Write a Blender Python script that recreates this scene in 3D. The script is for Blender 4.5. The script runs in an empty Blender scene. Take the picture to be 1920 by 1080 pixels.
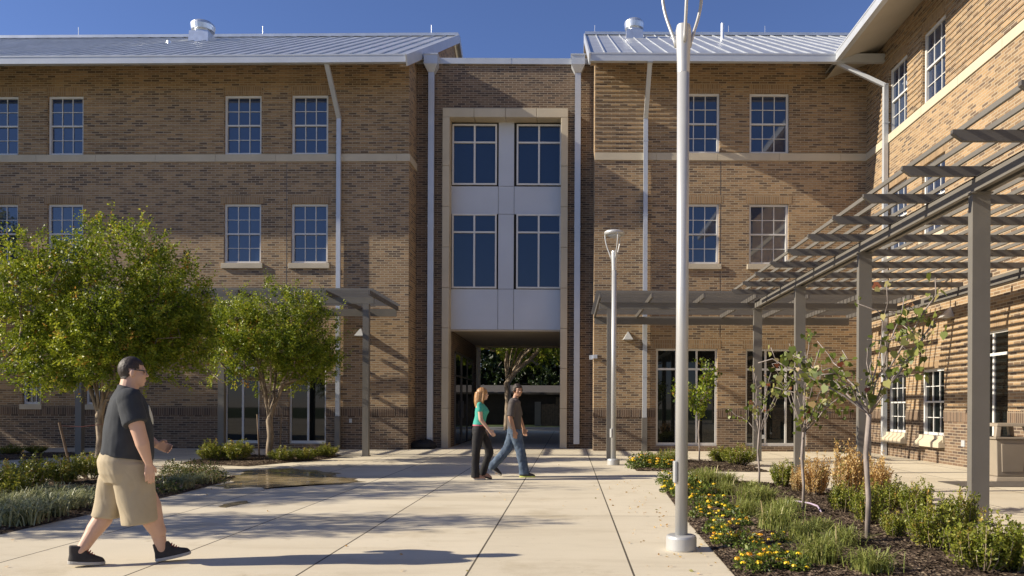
import bpy, math, random
import numpy as np
from mathutils import Vector, Matrix
R = math.radians
scene = bpy.context.scene
C = scene.collection

# ---------------------------------------------------------------- camera, sky, sun
F, VX, VY, H = 1460.0, 1068.0, 762.0, 1.32      # focal length in photo pixels, vanishing point, eye height
cam_d = bpy.data.cameras.new('camera')
cam_d.sensor_width = 36
cam_d.lens = F / 1920 * 36
cam_d.shift_x = (960 - VX) / 1920
cam_d.shift_y = (VY - 540) / 1920
cam_d.clip_start = 0.1
cam_d.clip_end = 2000
cam = bpy.data.objects.new('camera', cam_d)
cam.location = (0, 0, H)
cam.rotation_euler = (R(90), 0, 0)
ROLL = 0.25
cam.rotation_euler = (Matrix.Rotation(R(90), 3, 'X') @ Matrix.Rotation(R(ROLL), 3, 'Z')).to_euler()
C.objects.link(cam)
scene.camera = cam

SUN_AZ, SUN_EL = 7.5, 28.0
world = bpy.data.worlds.new('World')
scene.world = world
world.use_nodes = True
wn, wl = world.node_tree.nodes, world.node_tree.links
sky = wn.new('ShaderNodeTexSky')
sky.sky_type = 'NISHITA'
sky.sun_disc = False
sky.sun_elevation = R(SUN_EL)
sky.sun_rotation = R(270 - SUN_AZ)
sky.air_density = 1.0
sky.dust_density = 0.0
sky.ozone_density = 4.0
sky.altitude = 300
tint = wn.new('ShaderNodeMix'); tint.data_type = 'RGBA'; tint.blend_type = 'MULTIPLY'; tint.inputs[0].default_value = 1
tint.inputs[7].default_value = (.97, .93, 1.17, 1)
wl.new(sky.outputs[0], tint.inputs[6]); wl.new(tint.outputs[2], wn['Background'].inputs[0])
wn['Background'].inputs[1].default_value = 0.072
sun_d = bpy.data.lights.new('sun', 'SUN')
sun_d.energy = 4.9
sun_d.angle = R(0.53)
sun_d.color = (1.0, 0.90, 0.74)
sun = bpy.data.objects.new('sun', sun_d)
sv = Vector((math.cos(R(SUN_AZ)) * math.cos(R(SUN_EL)), math.sin(R(SUN_AZ)) * math.cos(R(SUN_EL)), -math.sin(R(SUN_EL))))
sun.rotation_euler = sv.to_track_quat('-Z', 'Y').to_euler()
sun.location = (-30, -5, 20)
C.objects.link(sun)
scene.view_settings.view_transform = 'Standard'
scene.view_settings.look = 'None'
scene.view_settings.exposure = 0.68
scene.view_settings.gamma = 1.0
scene.cycles.max_bounces = 6
scene.cycles.transparent_max_bounces = 8

def at(px, py, Y):
    return ((px - VX) / F * Y, Y, H - (py - VY) / F * Y)
def gnd(px, py):
    Y = F * H / (py - VY)
    return ((px - VX) / F * Y, Y)

# ---------------------------------------------------------------- materials
def lin(c):
    return tuple(((v / 255) / 12.92 if v / 255 <= .04045 else (((v / 255) + .055) / 1.055) ** 2.4) for v in c) + (1,)
class Mat:
    def __init__(s, name):
        s.m = bpy.data.materials.new(name); s.m.use_nodes = True
        s.n = s.m.node_tree.nodes; s.l = s.m.node_tree.links
        s.b = s.n['Principled BSDF']
    def node(s, t, **kw):
        x = s.n.new(t)
        for k, v in kw.items():
            if isinstance(k, str) and k.startswith('i_'):
                x.inputs[k[2:].replace('_', ' ')].default_value = v
            else:
                setattr(x, k, v)
        return x
    def link(s, a, b): s.l.new(a, b)
    def set(s, **kw):
        for k, v in kw.items(): s.b.inputs[k.replace('_', ' ')].default_value = v
        return s
    def ramp(s, fac, stops, interp='LINEAR'):
        r = s.n.new('ShaderNodeValToRGB'); r.color_ramp.interpolation = interp
        e = r.color_ramp.elements
        while len(e) < len(stops): e.new(0.5)
        for i, (p, c) in enumerate(stops):
            e[i].position = p; e[i].color = tuple(c) + ((1,) if len(c) == 3 else ())
        s.link(fac, r.inputs[0]); return r
    def noise(s, scale, detail=4, rough=.55, coord='Object', vec=None):
        n = s.node('ShaderNodeTexNoise'); n.inputs['Scale'].default_value = scale
        n.inputs['Detail'].default_value = detail; n.inputs['Roughness'].default_value = rough
        if vec is None:
            t = s.node('ShaderNodeTexCoord'); vec = t.outputs[coord]
        s.link(vec, n.inputs['Vector']); return n
    def bump(s, h, strength=.3, dist=.01):
        b = s.node('ShaderNodeBump'); b.inputs['Strength'].default_value = strength; b.inputs['Distance'].default_value = dist
        s.link(h, b.inputs['Height']); s.link(b.outputs[0], s.b.inputs['Normal']); return b
    def mul(s, a, b, fac=1.0, mode='MULTIPLY'):
        x = s.node('ShaderNodeMix', data_type='RGBA', blend_type=mode); x.inputs[0].default_value = fac
        s.link(a, x.inputs[6]); s.link(b, x.inputs[7]); return x.outputs[2]

def plain(name, col, rough=.6, metal=0, var=.12, scale=3.0, spec=.5, bump=0, bscale=40):
    m = Mat(name); m.set(Roughness=rough, Metallic=metal); m.b.inputs['Specular IOR Level'].default_value = spec
    n = m.noise(scale)
    a = tuple(c * (1 - var) for c in col[:3]); b = tuple(min(1, c * (1 + var)) for c in col[:3])
    r = m.ramp(n.outputs[0], [(.3, a), (.7, b)])
    m.link(r.outputs[0], m.b.inputs['Base Color'])
    if bump:
        m.bump(m.noise(bscale).outputs[0], bump, .005)
    return m.m

def brick(name, cols, mortar, soldier=False, bw=.245, bh=.068):
    m = Mat(name); m.set(Roughness=.85); m.b.inputs['Specular IOR Level'].default_value = .25
    uv = m.node('ShaderNodeTexCoord'); vec = uv.outputs['UV']
    if soldier:
        mp = m.node('ShaderNodeMapping'); mp.inputs['Rotation'].default_value = (0, 0, R(90))
        mp.inputs['Location'].default_value = (.01, 0, 0)
        m.link(vec, mp.inputs[0]); vec = mp.outputs[0]
    b = m.node('ShaderNodeTexBrick'); b.offset = 0.5 if not soldier else 0
    b.inputs['Scale'].default_value = 1; b.inputs['Brick Width'].default_value = bw; b.inputs['Row Height'].default_value = bh
    b.inputs['Mortar Size'].default_value = .0085; b.inputs['Mortar Smooth'].default_value = .15
    b.inputs['Color1'].default_value = (0, 0, 0, 1); b.inputs['Color2'].default_value = (1, 1, 1, 1); b.inputs['Mortar'].default_value = (.5, .5, .5, 1)
    b.inputs['Bias'].default_value = 0
    m.link(vec, b.inputs['Vector'])
    n = len(cols)
    r = m.ramp(b.outputs['Color'], [((i + .0) / n, c) for i, c in enumerate(cols)], 'CONSTANT')
    # large soft colour drift and weathering of the wall
    nz = m.noise(.55, 5, .6, vec=uv.outputs['UV']); rz = m.ramp(nz.outputs[0], [(.3, (.86, .86, .87)), (.7, (1.12, 1.1, 1.07))])
    nf = m.noise(60, 3, .6, vec=uv.outputs['UV']); rf = m.ramp(nf.outputs[0], [(.3, (.88,) * 3), (.7, (1.1,) * 3)])
    mp2 = m.node('ShaderNodeMapping'); mp2.inputs['Scale'].default_value = (2.2, .22, 1); m.link(uv.outputs['UV'], mp2.inputs[0])
    nv = m.noise(1.0, 5, .6, vec=mp2.outputs[0]); rv = m.ramp(nv.outputs[0], [(.3, (.84, .84, .84)), (.5, (1, 1, 1)), (.75, (1.07, 1.06, 1.04))])
    c1 = m.mul(m.mul(m.mul(r.outputs[0], rz.outputs[0]), rf.outputs[0]), rv.outputs[0])
    mc = m.node('ShaderNodeRGB'); mc.outputs[0].default_value = tuple(mortar) + (1,)
    mix = m.node('ShaderNodeMix', data_type='RGBA'); m.link(b.outputs['Fac'], mix.inputs[0]); m.link(c1, mix.inputs[6]); m.link(mc.outputs[0], mix.inputs[7])
    m.link(mix.outputs[2], m.b.inputs['Base Color'])
    inv = m.node('ShaderNodeMath', operation='SUBTRACT'); inv.inputs[0].default_value = 1; m.link(b.outputs['Fac'], inv.inputs[1])
    m.bump(inv.outputs[0], .6, .008)
    return m.m

M = {}
M['tan'] = brick('tan_brick', [(0.291, 0.190, 0.103), (0.349, 0.232, 0.124), (0.194, 0.129, 0.077), (0.320, 0.211, 0.119), (0.388, 0.258, 0.141), (0.136, 0.094, 0.066), (0.301, 0.196, 0.109), (0.359, 0.247, 0.141), (0.233, 0.155, 0.093)], (0.407, 0.339, 0.239))
M['tan_s'] = brick('tan_soldier_brick', [(0.291, 0.190, 0.103), (0.349, 0.232, 0.124), (0.262, 0.175, 0.098), (0.320, 0.211, 0.119)], (0.330, 0.268, 0.184), True)
M['dark'] = brick('brown_brick', [(.15, .10, .068), (.19, .128, .085), (.105, .075, .056), (.17, .115, .075), (.085, .062, .05), (.20, .14, .092)], (.32, .26, .19))
M['dark_s'] = brick('brown_soldier_brick', [(.15, .10, .068), (.11, .078, .058), (.17, .115, .08), (.095, .068, .052)], (.27, .21, .15), True)
M['stone'] = plain('cast_stone', (.52, .45, .33), .8, var=.08, scale=1.5, bump=.15)
M['white_metal'] = plain('white_painted_metal', (.50, .53, .58), .45, .0, .04, 1.0)
M['gutter'] = plain('pale_grey_metal', (.52, .54, .56), .35, .25, .06, 2.0)
M['zinc'] = plain('galvanized_metal', (.66, .68, .70), .32, .75, .1, 5)
M['wframe'] = plain('white_window_frame', (.66, .65, .62), .5, 0, .04, 4)
M['steel'] = plain('taupe_painted_steel', (.165, .152, .132), .5, .1, .08, 2.5)
M['steel_dark'] = plain('dark_painted_steel', (.11, .10, .09), .5, .1, .08, 2.5)
M['lamp_metal'] = plain('silver_lamp_paint', (.50, .50, .49), .42, .35, .06, 1.5)
M['soffit'] = plain('beige_soffit', (.42, .38, .31), .7, 0, .06, 1)
M['dark_in'] = plain('dark_interior', (.02, .018, .016), .8, 0, .3, 1)
M['ceiling'] = plain('passage_ceiling', (.45, .38, .28), .8, 0, .05, 1)
M['bin'] = plain('tan_plastic', (.28, .235, .18), .55, 0, .05, 3)
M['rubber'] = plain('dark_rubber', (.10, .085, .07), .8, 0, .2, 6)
M['hose'] = plain('purple_pipe', (.45, .36, .47), .5, 0, .1, 6)
M['black'] = plain('black_cloth', (.015, .014, .014), .8, 0, .3, 8)
M['fence_wood'] = plain('weathered_wood', (.12, .085, .055), .85, 0, .3, 6)
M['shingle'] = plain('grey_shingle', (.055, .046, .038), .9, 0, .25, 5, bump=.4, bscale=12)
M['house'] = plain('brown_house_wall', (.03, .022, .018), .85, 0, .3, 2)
M['stake'] = plain('stake_wood', (.16, .11, .07), .8, 0, .3, 9)
M['strap'] = plain('red_strap', (.22, .05, .04), .7, 0, .2, 9)

def roof_mat():
    m = Mat('standing_seam_metal'); m.set(Roughness=.36, Metallic=.6)
    n = m.noise(1.3, 5); r = m.ramp(n.outputs[0], [(.3, (.50, .52, .54)), (.7, (.64, .66, .68))])
    m.link(r.outputs[0], m.b.inputs['Base Color'])
    m.bump(m.noise(.9, 2).outputs[0], .15, .03)
    return m.m
M['roof'] = roof_mat()

def glass(name, col, ior, wav=.08):
    m = Mat(name); m.set(Roughness=.02, IOR=ior); m.b.inputs['Base Color'].default_value = col
    m.bump(m.noise(.7, 2).outputs[0], wav, .02)
    return m.m
M['glass'] = glass('blue_grey_window_glass', (.02, .035, .075, 1), 1.95, .06)
M['glass_center'] = glass('tinted_blue_glass', (.016, .034, .075, 1), 1.62, .04)
M['glass_dark'] = glass('dark_shopfront_glass', (.006, .008, .008, 1), 1.5, .03)

def concrete():
    m = Mat('broom_finished_concrete'); m.set(Roughness=.85); m.b.inputs['Specular IOR Level'].default_value = .3
    tc = m.node('ShaderNodeTexCoord'); sep = m.node('ShaderNodeSeparateXYZ'); m.link(tc.outputs['Object'], sep.inputs[0])
    def lines(out, offs, period, w):
        a = m.node('ShaderNodeMath', operation='SUBTRACT'); m.link(out, a.inputs[0]); a.inputs[1].default_value = offs
        b = m.node('ShaderNodeMath', operation='PINGPONG'); m.link(a.outputs[0], b.inputs[0]); b.inputs[1].default_value = period / 2
        c = m.node('ShaderNodeMath', operation='LESS_THAN'); m.link(b.outputs[0], c.inputs[0]); c.inputs[1].default_value = w
        return c.outputs[0]
    lx = lines(sep.outputs[0], .51, 1.31, .0085); ly = lines(sep.outputs[1], 9.4, 5.24, .006)
    mx = m.node('ShaderNodeMath', operation='MAXIMUM'); m.link(lx, mx.inputs[0]); m.link(ly, mx.inputs[1])
    n1 = m.noise(.35, 6, .6); r1 = m.ramp(n1.outputs[0], [(.3, (.58, .515, .39)), (.55, (.645, .575, .44)), (.75, (.69, .615, .475))])
    mp = m.node('ShaderNodeMapping'); mp.inputs['Scale'].default_value = (.35, 1.6, 1); m.link(tc.outputs['Object'], mp.inputs[0])
    n2 = m.noise(1.1, 6, .65, vec=mp.outputs[0]); r2 = m.ramp(n2.outputs[0], [(.28, (.84, .82, .79)), (.5, (1, 1, 1)), (.8, (1.04, 1.04, 1.05))])
    n3 = m.noise(90, 3, .7); r3 = m.ramp(n3.outputs[0], [(.3, (.93,) * 3), (.7, (1.05,) * 3)])
    n4 = m.noise(7, 2, .5); r4 = m.ramp(n4.outputs[0], [(.70, (1, 1, 1)), (.76, (.82, .80, .76))])
    fl = []
    for k, (o_, p_) in enumerate(((.51, 1.31), (9.4, 5.24))):
        s1 = m.node('ShaderNodeMath', operation='SUBTRACT'); m.link(sep.outputs[k], s1.inputs[0]); s1.inputs[1].default_value = o_
        s2 = m.node('ShaderNodeMath', operation='DIVIDE'); m.link(s1.outputs[0], s2.inputs[0]); s2.inputs[1].default_value = p_
        s3 = m.node('ShaderNodeMath', operation='FLOOR'); m.link(s2.outputs[0], s3.inputs[0]); fl.append(s3.outputs[0])
    cb = m.node('ShaderNodeCombineXYZ'); m.link(fl[0], cb.inputs[0]); m.link(fl[1], cb.inputs[1])
    wnz = m.node('ShaderNodeTexWhiteNoise'); m.link(cb.outputs[0], wnz.inputs[0]); r5 = m.ramp(wnz.outputs[0], [(0, (.93, .925, .92)), (1, (1.06, 1.06, 1.06))])
    n6 = m.noise(.9, 8, .7); r6 = m.ramp(n6.outputs[0], [(.34, (.86, .84, .80)), (.46, (1, 1, 1)), (.62, (1, 1, 1)), (.72, (1.05, 1.05, 1.06))])
    c = m.mul(m.mul(m.mul(m.mul(m.mul(r1.outputs[0], r2.outputs[0]), r3.outputs[0]), r4.outputs[0]), r5.outputs[0]), r6.outputs[0])
    dk = m.node('ShaderNodeRGB'); dk.outputs[0].default_value = (.09, .075, .055, 1)
    mix = m.node('ShaderNodeMix', data_type='RGBA'); m.link(mx.outputs[0], mix.inputs[0]); m.link(c, mix.inputs[6]); m.link(dk.outputs[0], mix.inputs[7])
    m.link(mix.outputs[2], m.b.inputs['Base Color'])
    m.bump(n3.outputs[0], .25, .004)
    return m.m
M['concrete'] = concrete()

def mulch():
    m = Mat('bark_mulch'); m.set(Roughness=.95); m.b.inputs['Specular IOR Level'].default_value = .1
    v = m.node('ShaderNodeTexVoronoi'); v.inputs['Scale'].default_value = 38; t = m.node('ShaderNodeTexCoord')
    mp = m.node('ShaderNodeMapping'); mp.inputs['Scale'].default_value = (1, .55, 1); m.link(t.outputs['Object'], mp.inputs[0]); m.link(mp.outputs[0], v.inputs['Vector'])
    sp = m.node('ShaderNodeSeparateColor'); m.link(v.outputs['Color'], sp.inputs[0])
    r = m.ramp(sp.outputs[0], [(.1, (.035, .024, .018)), (.5, (.085, .06, .042)), (.8, (.15, .11, .078)), (.97, (.27, .21, .14))])
    n = m.noise(1.2, 4); r2 = m.ramp(n.outputs[0], [(.3, (.7,) * 3), (.7, (1.2,) * 3)])
    m.link(m.mul(r.outputs[0], r2.outputs[0]), m.b.inputs['Base Color'])
    m.bump(v.outputs['Distance'], .9, .02)
    return m.m
M['mulch'] = mulch()
def grassy():
    m = Mat('lawn_ground'); m.set(Roughness=.95)
    n = m.noise(2.5, 6); r = m.ramp(n.outputs[0], [(.3, (.035, .06, .012)), (.6, (.07, .10, .025)), (.8, (.13, .12, .05))])
    m.link(r.outputs[0], m.b.inputs['Base Color']); m.bump(m.noise(60).outputs[0], .8, .03)
    return m.m
M['lawn'] = grassy()
M['asphalt'] = plain('asphalt', (.10, .10, .10), .9, 0, .2, 3)
def wet():
    m = Mat('shallow_muddy_water'); m.set(Roughness=.06, IOR=1.2)
    n = m.noise(2.2, 5); r = m.ramp(n.outputs[0], [(.3, (.20, .15, .075)), (.7, (.33, .265, .16))])
    m.link(r.outputs[0], m.b.inputs['Base Color'])
    rr = m.ramp(m.noise(3, 3).outputs[0], [(.4, (.08,) * 3), (.7, (.4,) * 3)]); m.link(rr.outputs[0], m.b.inputs['Roughness'])
    return m.m
M['wet'] = wet()

def leafm(name, stops, trans=.35, rough=.45, spec=.4):
    m = Mat(name); m.set(Roughness=rough); m.b.inputs['Specular IOR Level'].default_value = spec
    t = m.node('ShaderNodeUVMap'); s = m.node('ShaderNodeSeparateXYZ'); m.link(t.outputs[0], s.inputs[0])
    r = m.ramp(s.outputs[0], stops); m.link(r.outputs[0], m.b.inputs['Base Color'])
    tr = m.node('ShaderNodeBsdfTranslucent'); g = m.node('ShaderNodeHueSaturation'); g.inputs['Value'].default_value = 1.15; g.inputs['Hue'].default_value = .485
    m.link(r.outputs[0], g.inputs['Color']); m.link(g.outputs[0], tr.inputs[0])
    mx = m.node('ShaderNodeMixShader'); mx.inputs[0].default_value = trans
    m.link(m.b.outputs[0], mx.inputs[1]); m.link(tr.outputs[0], mx.inputs[2])
    m.link(mx.outputs[0], m.n['Material Output'].inputs[0])
    return m.m
M['leaf_myrtle'] = leafm('myrtle_leaves', [(0, (.05, .09, .008)), (.35, (.14, .20, .012)), (.7, (.28, .34, .025)), (.97, (.44, .44, .06)), (1, (.42, .24, .04))], .35, .45, .35)
M['leaf_redbud'] = leafm('redbud_leaves', [(0, (.07, .10, .015)), (.4, (.16, .20, .035)), (.7, (.36, .36, .12)), (.88, (.44, .36, .16)), (1, (.26, .09, .04))], .4)
M['leaf_box'] = leafm('boxwood_leaves', [(0, (.07, .10, .012)), (.5, (.19, .22, .025)), (.85, (.36, .35, .06)), (1, (.48, .28, .07))], .3)
M['leaf_dry'] = leafm('dry_leaves', [(0, (.42, .25, .08)), (.5, (.58, .40, .15)), (.8, (.68, .52, .25)), (1, (.20, .22, .04))], .35)
M['leaf_grass'] = leafm('grass_blades', [(0, (.15, .19, .04)), (.45, (.28, .32, .08)), (.8, (.44, .43, .16)), (1, (.60, .48, .26))], .35)
M['leaf_pale'] = leafm('variegated_grass_blades', [(0, (.15, .18, .07)), (.5, (.32, .34, .18)), (1, (.60, .58, .38))], .3)
M['leaf_lant'] = leafm('lantana_leaves', [(0, (.05, .085, .015)), (.6, (.11, .16, .025)), (1, (.22, .26, .05))], .3)
M['leaf_low'] = leafm('low_cover_leaves', [(0, (.05, .08, .02)), (.6, (.12, .14, .035)), (1, (.30, .24, .09))], .3)
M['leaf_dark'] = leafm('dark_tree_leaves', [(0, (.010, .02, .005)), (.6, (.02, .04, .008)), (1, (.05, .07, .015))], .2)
M['petal'] = leafm('yellow_petals', [(0, (.80, .55, .02)), (.7, (.88, .68, .04)), (1, (.80, .36, .02))], .2)
M['petal_pink'] = leafm('pink_petals', [(0, (.45, .18, .22)), (1, (.6, .32, .3))], .2)
def bark(name, a, b):
    m = Mat(name); m.set(Roughness=.85)
    t = m.node('ShaderNodeTexCoord'); mp = m.node('ShaderNodeMapping'); mp.inputs['Scale'].default_value = (6, 6, 1.5); m.link(t.outputs['Object'], mp.inputs[0])
    n = m.noise(3, 5, vec=mp.outputs[0]); r = m.ramp(n.outputs[0], [(.35, a), (.65, b)]); m.link(r.outputs[0], m.b.inputs['Base Color'])
    m.bump(n.outputs[0], .5, .01); return m.m
M['bark_myrtle'] = bark('myrtle_bark', (.14, .10, .07), (.34, .27, .19))
M['bark_redbud'] = bark('redbud_bark', (.17, .14, .12), (.33, .28, .25))
M['bark_dark'] = bark('dark_bark', (.05, .04, .03), (.12, .10, .08))

# ---------------------------------------------------------------- helpers
def box_uv(co, nrm):
    ax = max(range(3), key=lambda i: abs(nrm[i]))
    if ax == 0: return (co[1], co[2])
    if ax == 1: return (co[0], co[2])
    return (co[0], co[1])
class MB:
    def __init__(s): s.v = []; s.f = []
    def quad(s, *p):
        i = len(s.v); s.v += [tuple(q) for q in p]; s.f.append(tuple(range(i, i + len(p)))); return s
    def hexa(s, p):
        i = len(s.v); s.v += [tuple(q) for q in p]
        for f in ((0, 3, 2, 1), (4, 5, 6, 7), (0, 1, 5, 4), (1, 2, 6, 5), (2, 3, 7, 6), (3, 0, 4, 7)): s.f.append(tuple(i + k for k in f))
        return s
    def box(s, x0, x1, y0, y1, z0, z1):
        if x0 > x1: x0, x1 = x1, x0
        if y0 > y1: y0, y1 = y1, y0
        if z0 > z1: z0, z1 = z1, z0
        return s.hexa([(x0, y0, z0), (x1, y0, z0), (x1, y1, z0), (x0, y1, z0), (x0, y0, z1), (x1, y0, z1), (x1, y1, z1), (x0, y1, z1)])
    def bar(s, p, q, w, h, up=(0, 0, 1)):
        p, q = Vector(p), Vector(q); d = (q - p).normalized(); u = Vector(up)
        a = d.cross(u)
        if a.length < 1e-4: a = d.cross(Vector((1, 0, 0)))
        a.normalize(); b = a.cross(d).normalized(); a *= w / 2; b *= h / 2
        return s.hexa([p - a - b, p + a - b, q + a - b, q - a - b, p - a + b, p + a + b, q + a + b, q - a + b])
    def tube(s, pts, rs, n=8, caps=True):
        pts = [Vector(p) for p in pts]; i0 = len(s.v); prev = None
        for k, p in enumerate(pts):
            d = (pts[min(k + 1, len(pts) - 1)] - pts[max(k - 1, 0)]).normalized()
            if prev is None:
                a = d.cross(Vector((0, 0, 1)))
                if a.length < 1e-3: a = d.cross(Vector((1, 0, 0)))
            else: a = prev - d * prev.dot(d)
            a.normalize(); prev = a; b = d.cross(a); r = rs[k] if hasattr(rs, '__len__') else rs
            for j in range(n):
                t = 2 * math.pi * j / n; s.v.append(tuple(p + (a * math.cos(t) + b * math.sin(t)) * r))
        for k in range(len(pts) - 1):
            for j in range(n):
                a0 = i0 + k * n + j; a1 = i0 + k * n + (j + 1) % n
                s.f.append((a0, a1, a1 + n, a0 + n))
        if caps:
            s.f.append(tuple(i0 + j for j in range(n))[::-1]); s.f.append(tuple(i0 + (len(pts) - 1) * n + j for j in range(n)))
        return s
    def lathe(s, prof, c=(0, 0), n=24):
        i0 = len(s.v)
        for r, z in prof:
            for j in range(n):
                t = 2 * math.pi * j / n; s.v.append((c[0] + r * math.cos(t), c[1] + r * math.sin(t), z))
        for k in range(len(prof) - 1):
            for j in range(n):
                a0 = i0 + k * n + j; a1 = i0 + k * n + (j + 1) % n
                s.f.append((a0, a1, a1 + n, a0 + n))
        s.f.append(tuple(i0 + j for j in range(n))[::-1]); s.f.append(tuple(i0 + (len(prof) - 1) * n + j for j in range(n)))
        return s
    def build(s, name, mat, parent=None, off=(0, 0, 0), smooth=False, bevel=0, label=None):
        me = bpy.data.meshes.new(name)
        v = [(a[0] - off[0], a[1] - off[1], a[2] - off[2]) for a in s.v] if any(off) else s.v
        me.from_pydata(v, [], s.f); me.validate()
        uv = me.uv_layers.new(name='UVMap')
        for p in me.polygons:
            for li in p.loop_indices:
                uv.data[li].uv = box_uv(me.vertices[me.loops[li].vertex_index].co, p.normal)
            p.use_smooth = smooth
        me.materials.append(mat)
        o = bpy.data.objects.new(name, me); C.objects.link(o)
        if parent: o.parent = parent
        if bevel:
            b = o.modifiers.new('bevel', 'BEVEL'); b.width = bevel; b.segments = 2; b.limit_method = 'ANGLE'
            o.modifiers.new('wn', 'WEIGHTED_NORMAL')
        elif smooth:
            pass
        if label: o['label'] = label
        return o
def tag(o, label=None, cat=None, group=None, kind=None):
    if label: o['label'] = label
    if cat: o['category'] = cat
    if group: o['group'] = group
    if kind: o['kind'] = kind
    return o
def empty(name, loc, rz=0, **kw):
    o = bpy.data.objects.new(name, None); C.objects.link(o); o.location = loc; o.rotation_euler = (0, 0, rz)
    o.empty_display_size = .2
    return tag(o, **kw)
def structure(name, mb, mat, **kw):
    return tag(mb.build(name, mat, **kw), kind='structure')
def copy_tree(o, parent=None):
    c = o.copy(); C.objects.link(c)
    if parent: c.parent = parent
    for ch in list(o.children): copy_tree(ch, c)
    return c

# ---------------------------------------------------------------- ground
structure('ground', MB().quad((-400, -400, -.03), (400, -400, -.03), (400, 400, -.03), (-400, 400, -.03)), M['lawn'])
structure('plaza_paving', MB().quad((-45, -30, 0), (30, -30, 0), (30, 42, 0), (-45, 42, 0)), M['concrete'])
structure('road', MB().quad((-80, 42.2, -.02), (80, 42.2, -.02), (80, 50, -.02), (-80, 50, -.02)), M['asphalt'])

def bed(name, left, right, nx=14, ny=40, seed=0, chips=2500, height=.05):
    """left/right: lists of (X, Y) from near to far"""
    rnd = random.Random(seed)
    def samp(pts, t):
        t *= len(pts) - 1; i = min(int(t), len(pts) - 2); f = t - i
        return (pts[i][0] * (1 - f) + pts[i + 1][0] * f, pts[i][1] * (1 - f) + pts[i + 1][1] * f)
    mb = MB()
    def P(s, t):
        l, r = samp(left, t), samp(right, t)
        e = min(1, min(s, 1 - s) * 9) * min(1, min(t, 1 - t) * 14)
        z = .006 + height * e * (.75 + .25 * math.sin(7 * l[0] + 5 * s + 9 * t))
        return (l[0] * (1 - s) + r[0] * s, l[1] * (1 - s) + r[1] * s, z)
    for j in range(ny + 1):
        for i in range(nx + 1): mb.v.append(P(i / nx, j / ny))
    for j in range(ny):
        for i in range(nx):
            a = j * (nx + 1) + i; mb.f.append((a, a + 1, a + nx + 2, a + nx + 1))
    for k in range(chips):
        s, t = rnd.random(), rnd.random(); p = Vector(P(s, t)); a = rnd.random() * 6.28; L = rnd.uniform(.012, .035); w = L * rnd.uniform(.25, .5)
        d = Vector((math.cos(a), math.sin(a), rnd.uniform(-.4, .4))) * L; e = Vector((-math.sin(a), math.cos(a), rnd.uniform(-.4, .4))) * w
        p.z += .008; mb.quad(p - d - e, p + d - e, p + d + e, p - d + e)
    return structure(name, mb, M['mulch'])
bed('planting_bed', [(1.27, 4.6), (1.29, 6.06), (1.32, 7.4), (1.36, 9.0), (1.46, 11.6), (1.62, 13.6), (2.2, 14.6)], [(4.25, 4.6), (4.27, 6.2), (4.3, 7.8), (4.35, 9.4), (4.4, 10.8), (4.3, 12.1), (3.6, 13.0)], seed=1, chips=9000)
bed('planting_bed', [(1.38, 15.95), (1.36, 17), (1.4, 19.0)], [(4.1, 15.85), (4.05, 17), (3.9, 18.8)], seed=2, ny=12, chips=2500)
bed('planting_bed', [(-10.2, 4.6), (-10.2, 7), (-9.9, 9.5), (-9.6, 11.6), (-9.0, 13.2), (-7.6, 14.3)], [(-5.78, 4.6), (-5.76, 7), (-5.74, 9.5), (-5.76, 11.6), (-5.9, 13.4), (-6.1, 14.2)], seed=3, chips=6000)
bed('planting_bed', [(-8.7, 17.4), (-8.9, 18.4), (-8.9, 20.2)], [(-6.9, 16.7), (-5.9, 19.2), (-6.0, 20.6)], seed=4, ny=12, chips=1500)
bed('planting_bed', [(-17, 17.2), (-17, 19), (-17, 21)], [(-13.6, 17.6), (-12.4, 19.4), (-12.8, 21)], seed=5, ny=12, chips=800)

def puddle(name, pts, z=.006, mat='wet'):
    rr_ = random.Random(5); q_ = []
    jt = .09 if len(pts) > 8 else .02
    for i in range(len(pts)):
        p, q = pts[i], pts[(i + 1) % len(pts)]
        for t in (0, .2, .4, .6, .8): q_.append((p[0] + (q[0] - p[0]) * t + rr_.uniform(-jt, jt), p[1] + (q[1] - p[1]) * t + rr_.uniform(-jt, jt)))
    pts = q_
    mb = MB(); n = len(pts)
    mb.f.append(tuple(range(n))[::-1] if sum(pts[i - 1][0] * pts[i][1] - pts[i][0] * pts[i - 1][1] for i in range(n)) < 0 else tuple(range(n))); mb.v += [(p[0], p[1], z) for p in pts]
    o = mb.build(name, M[mat]); return tag(o, kind='structure')
pp = [gnd(x, y) for x, y in [(418, 898), (450, 893), (470, 884), (540, 881), (600, 886), (640, 889), (622, 894), (655, 899), (680, 906), (640, 910), (560, 912), (500, 920), (462, 914), (430, 919), (405, 914), (440, 906)]]
puddle('puddle', pp)
pp = [gnd(x, y) for x, y in [(408, 953), (430, 946), (462, 942), (470, 946), (440, 951), (425, 955)]]
puddle('puddle', pp)
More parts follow.
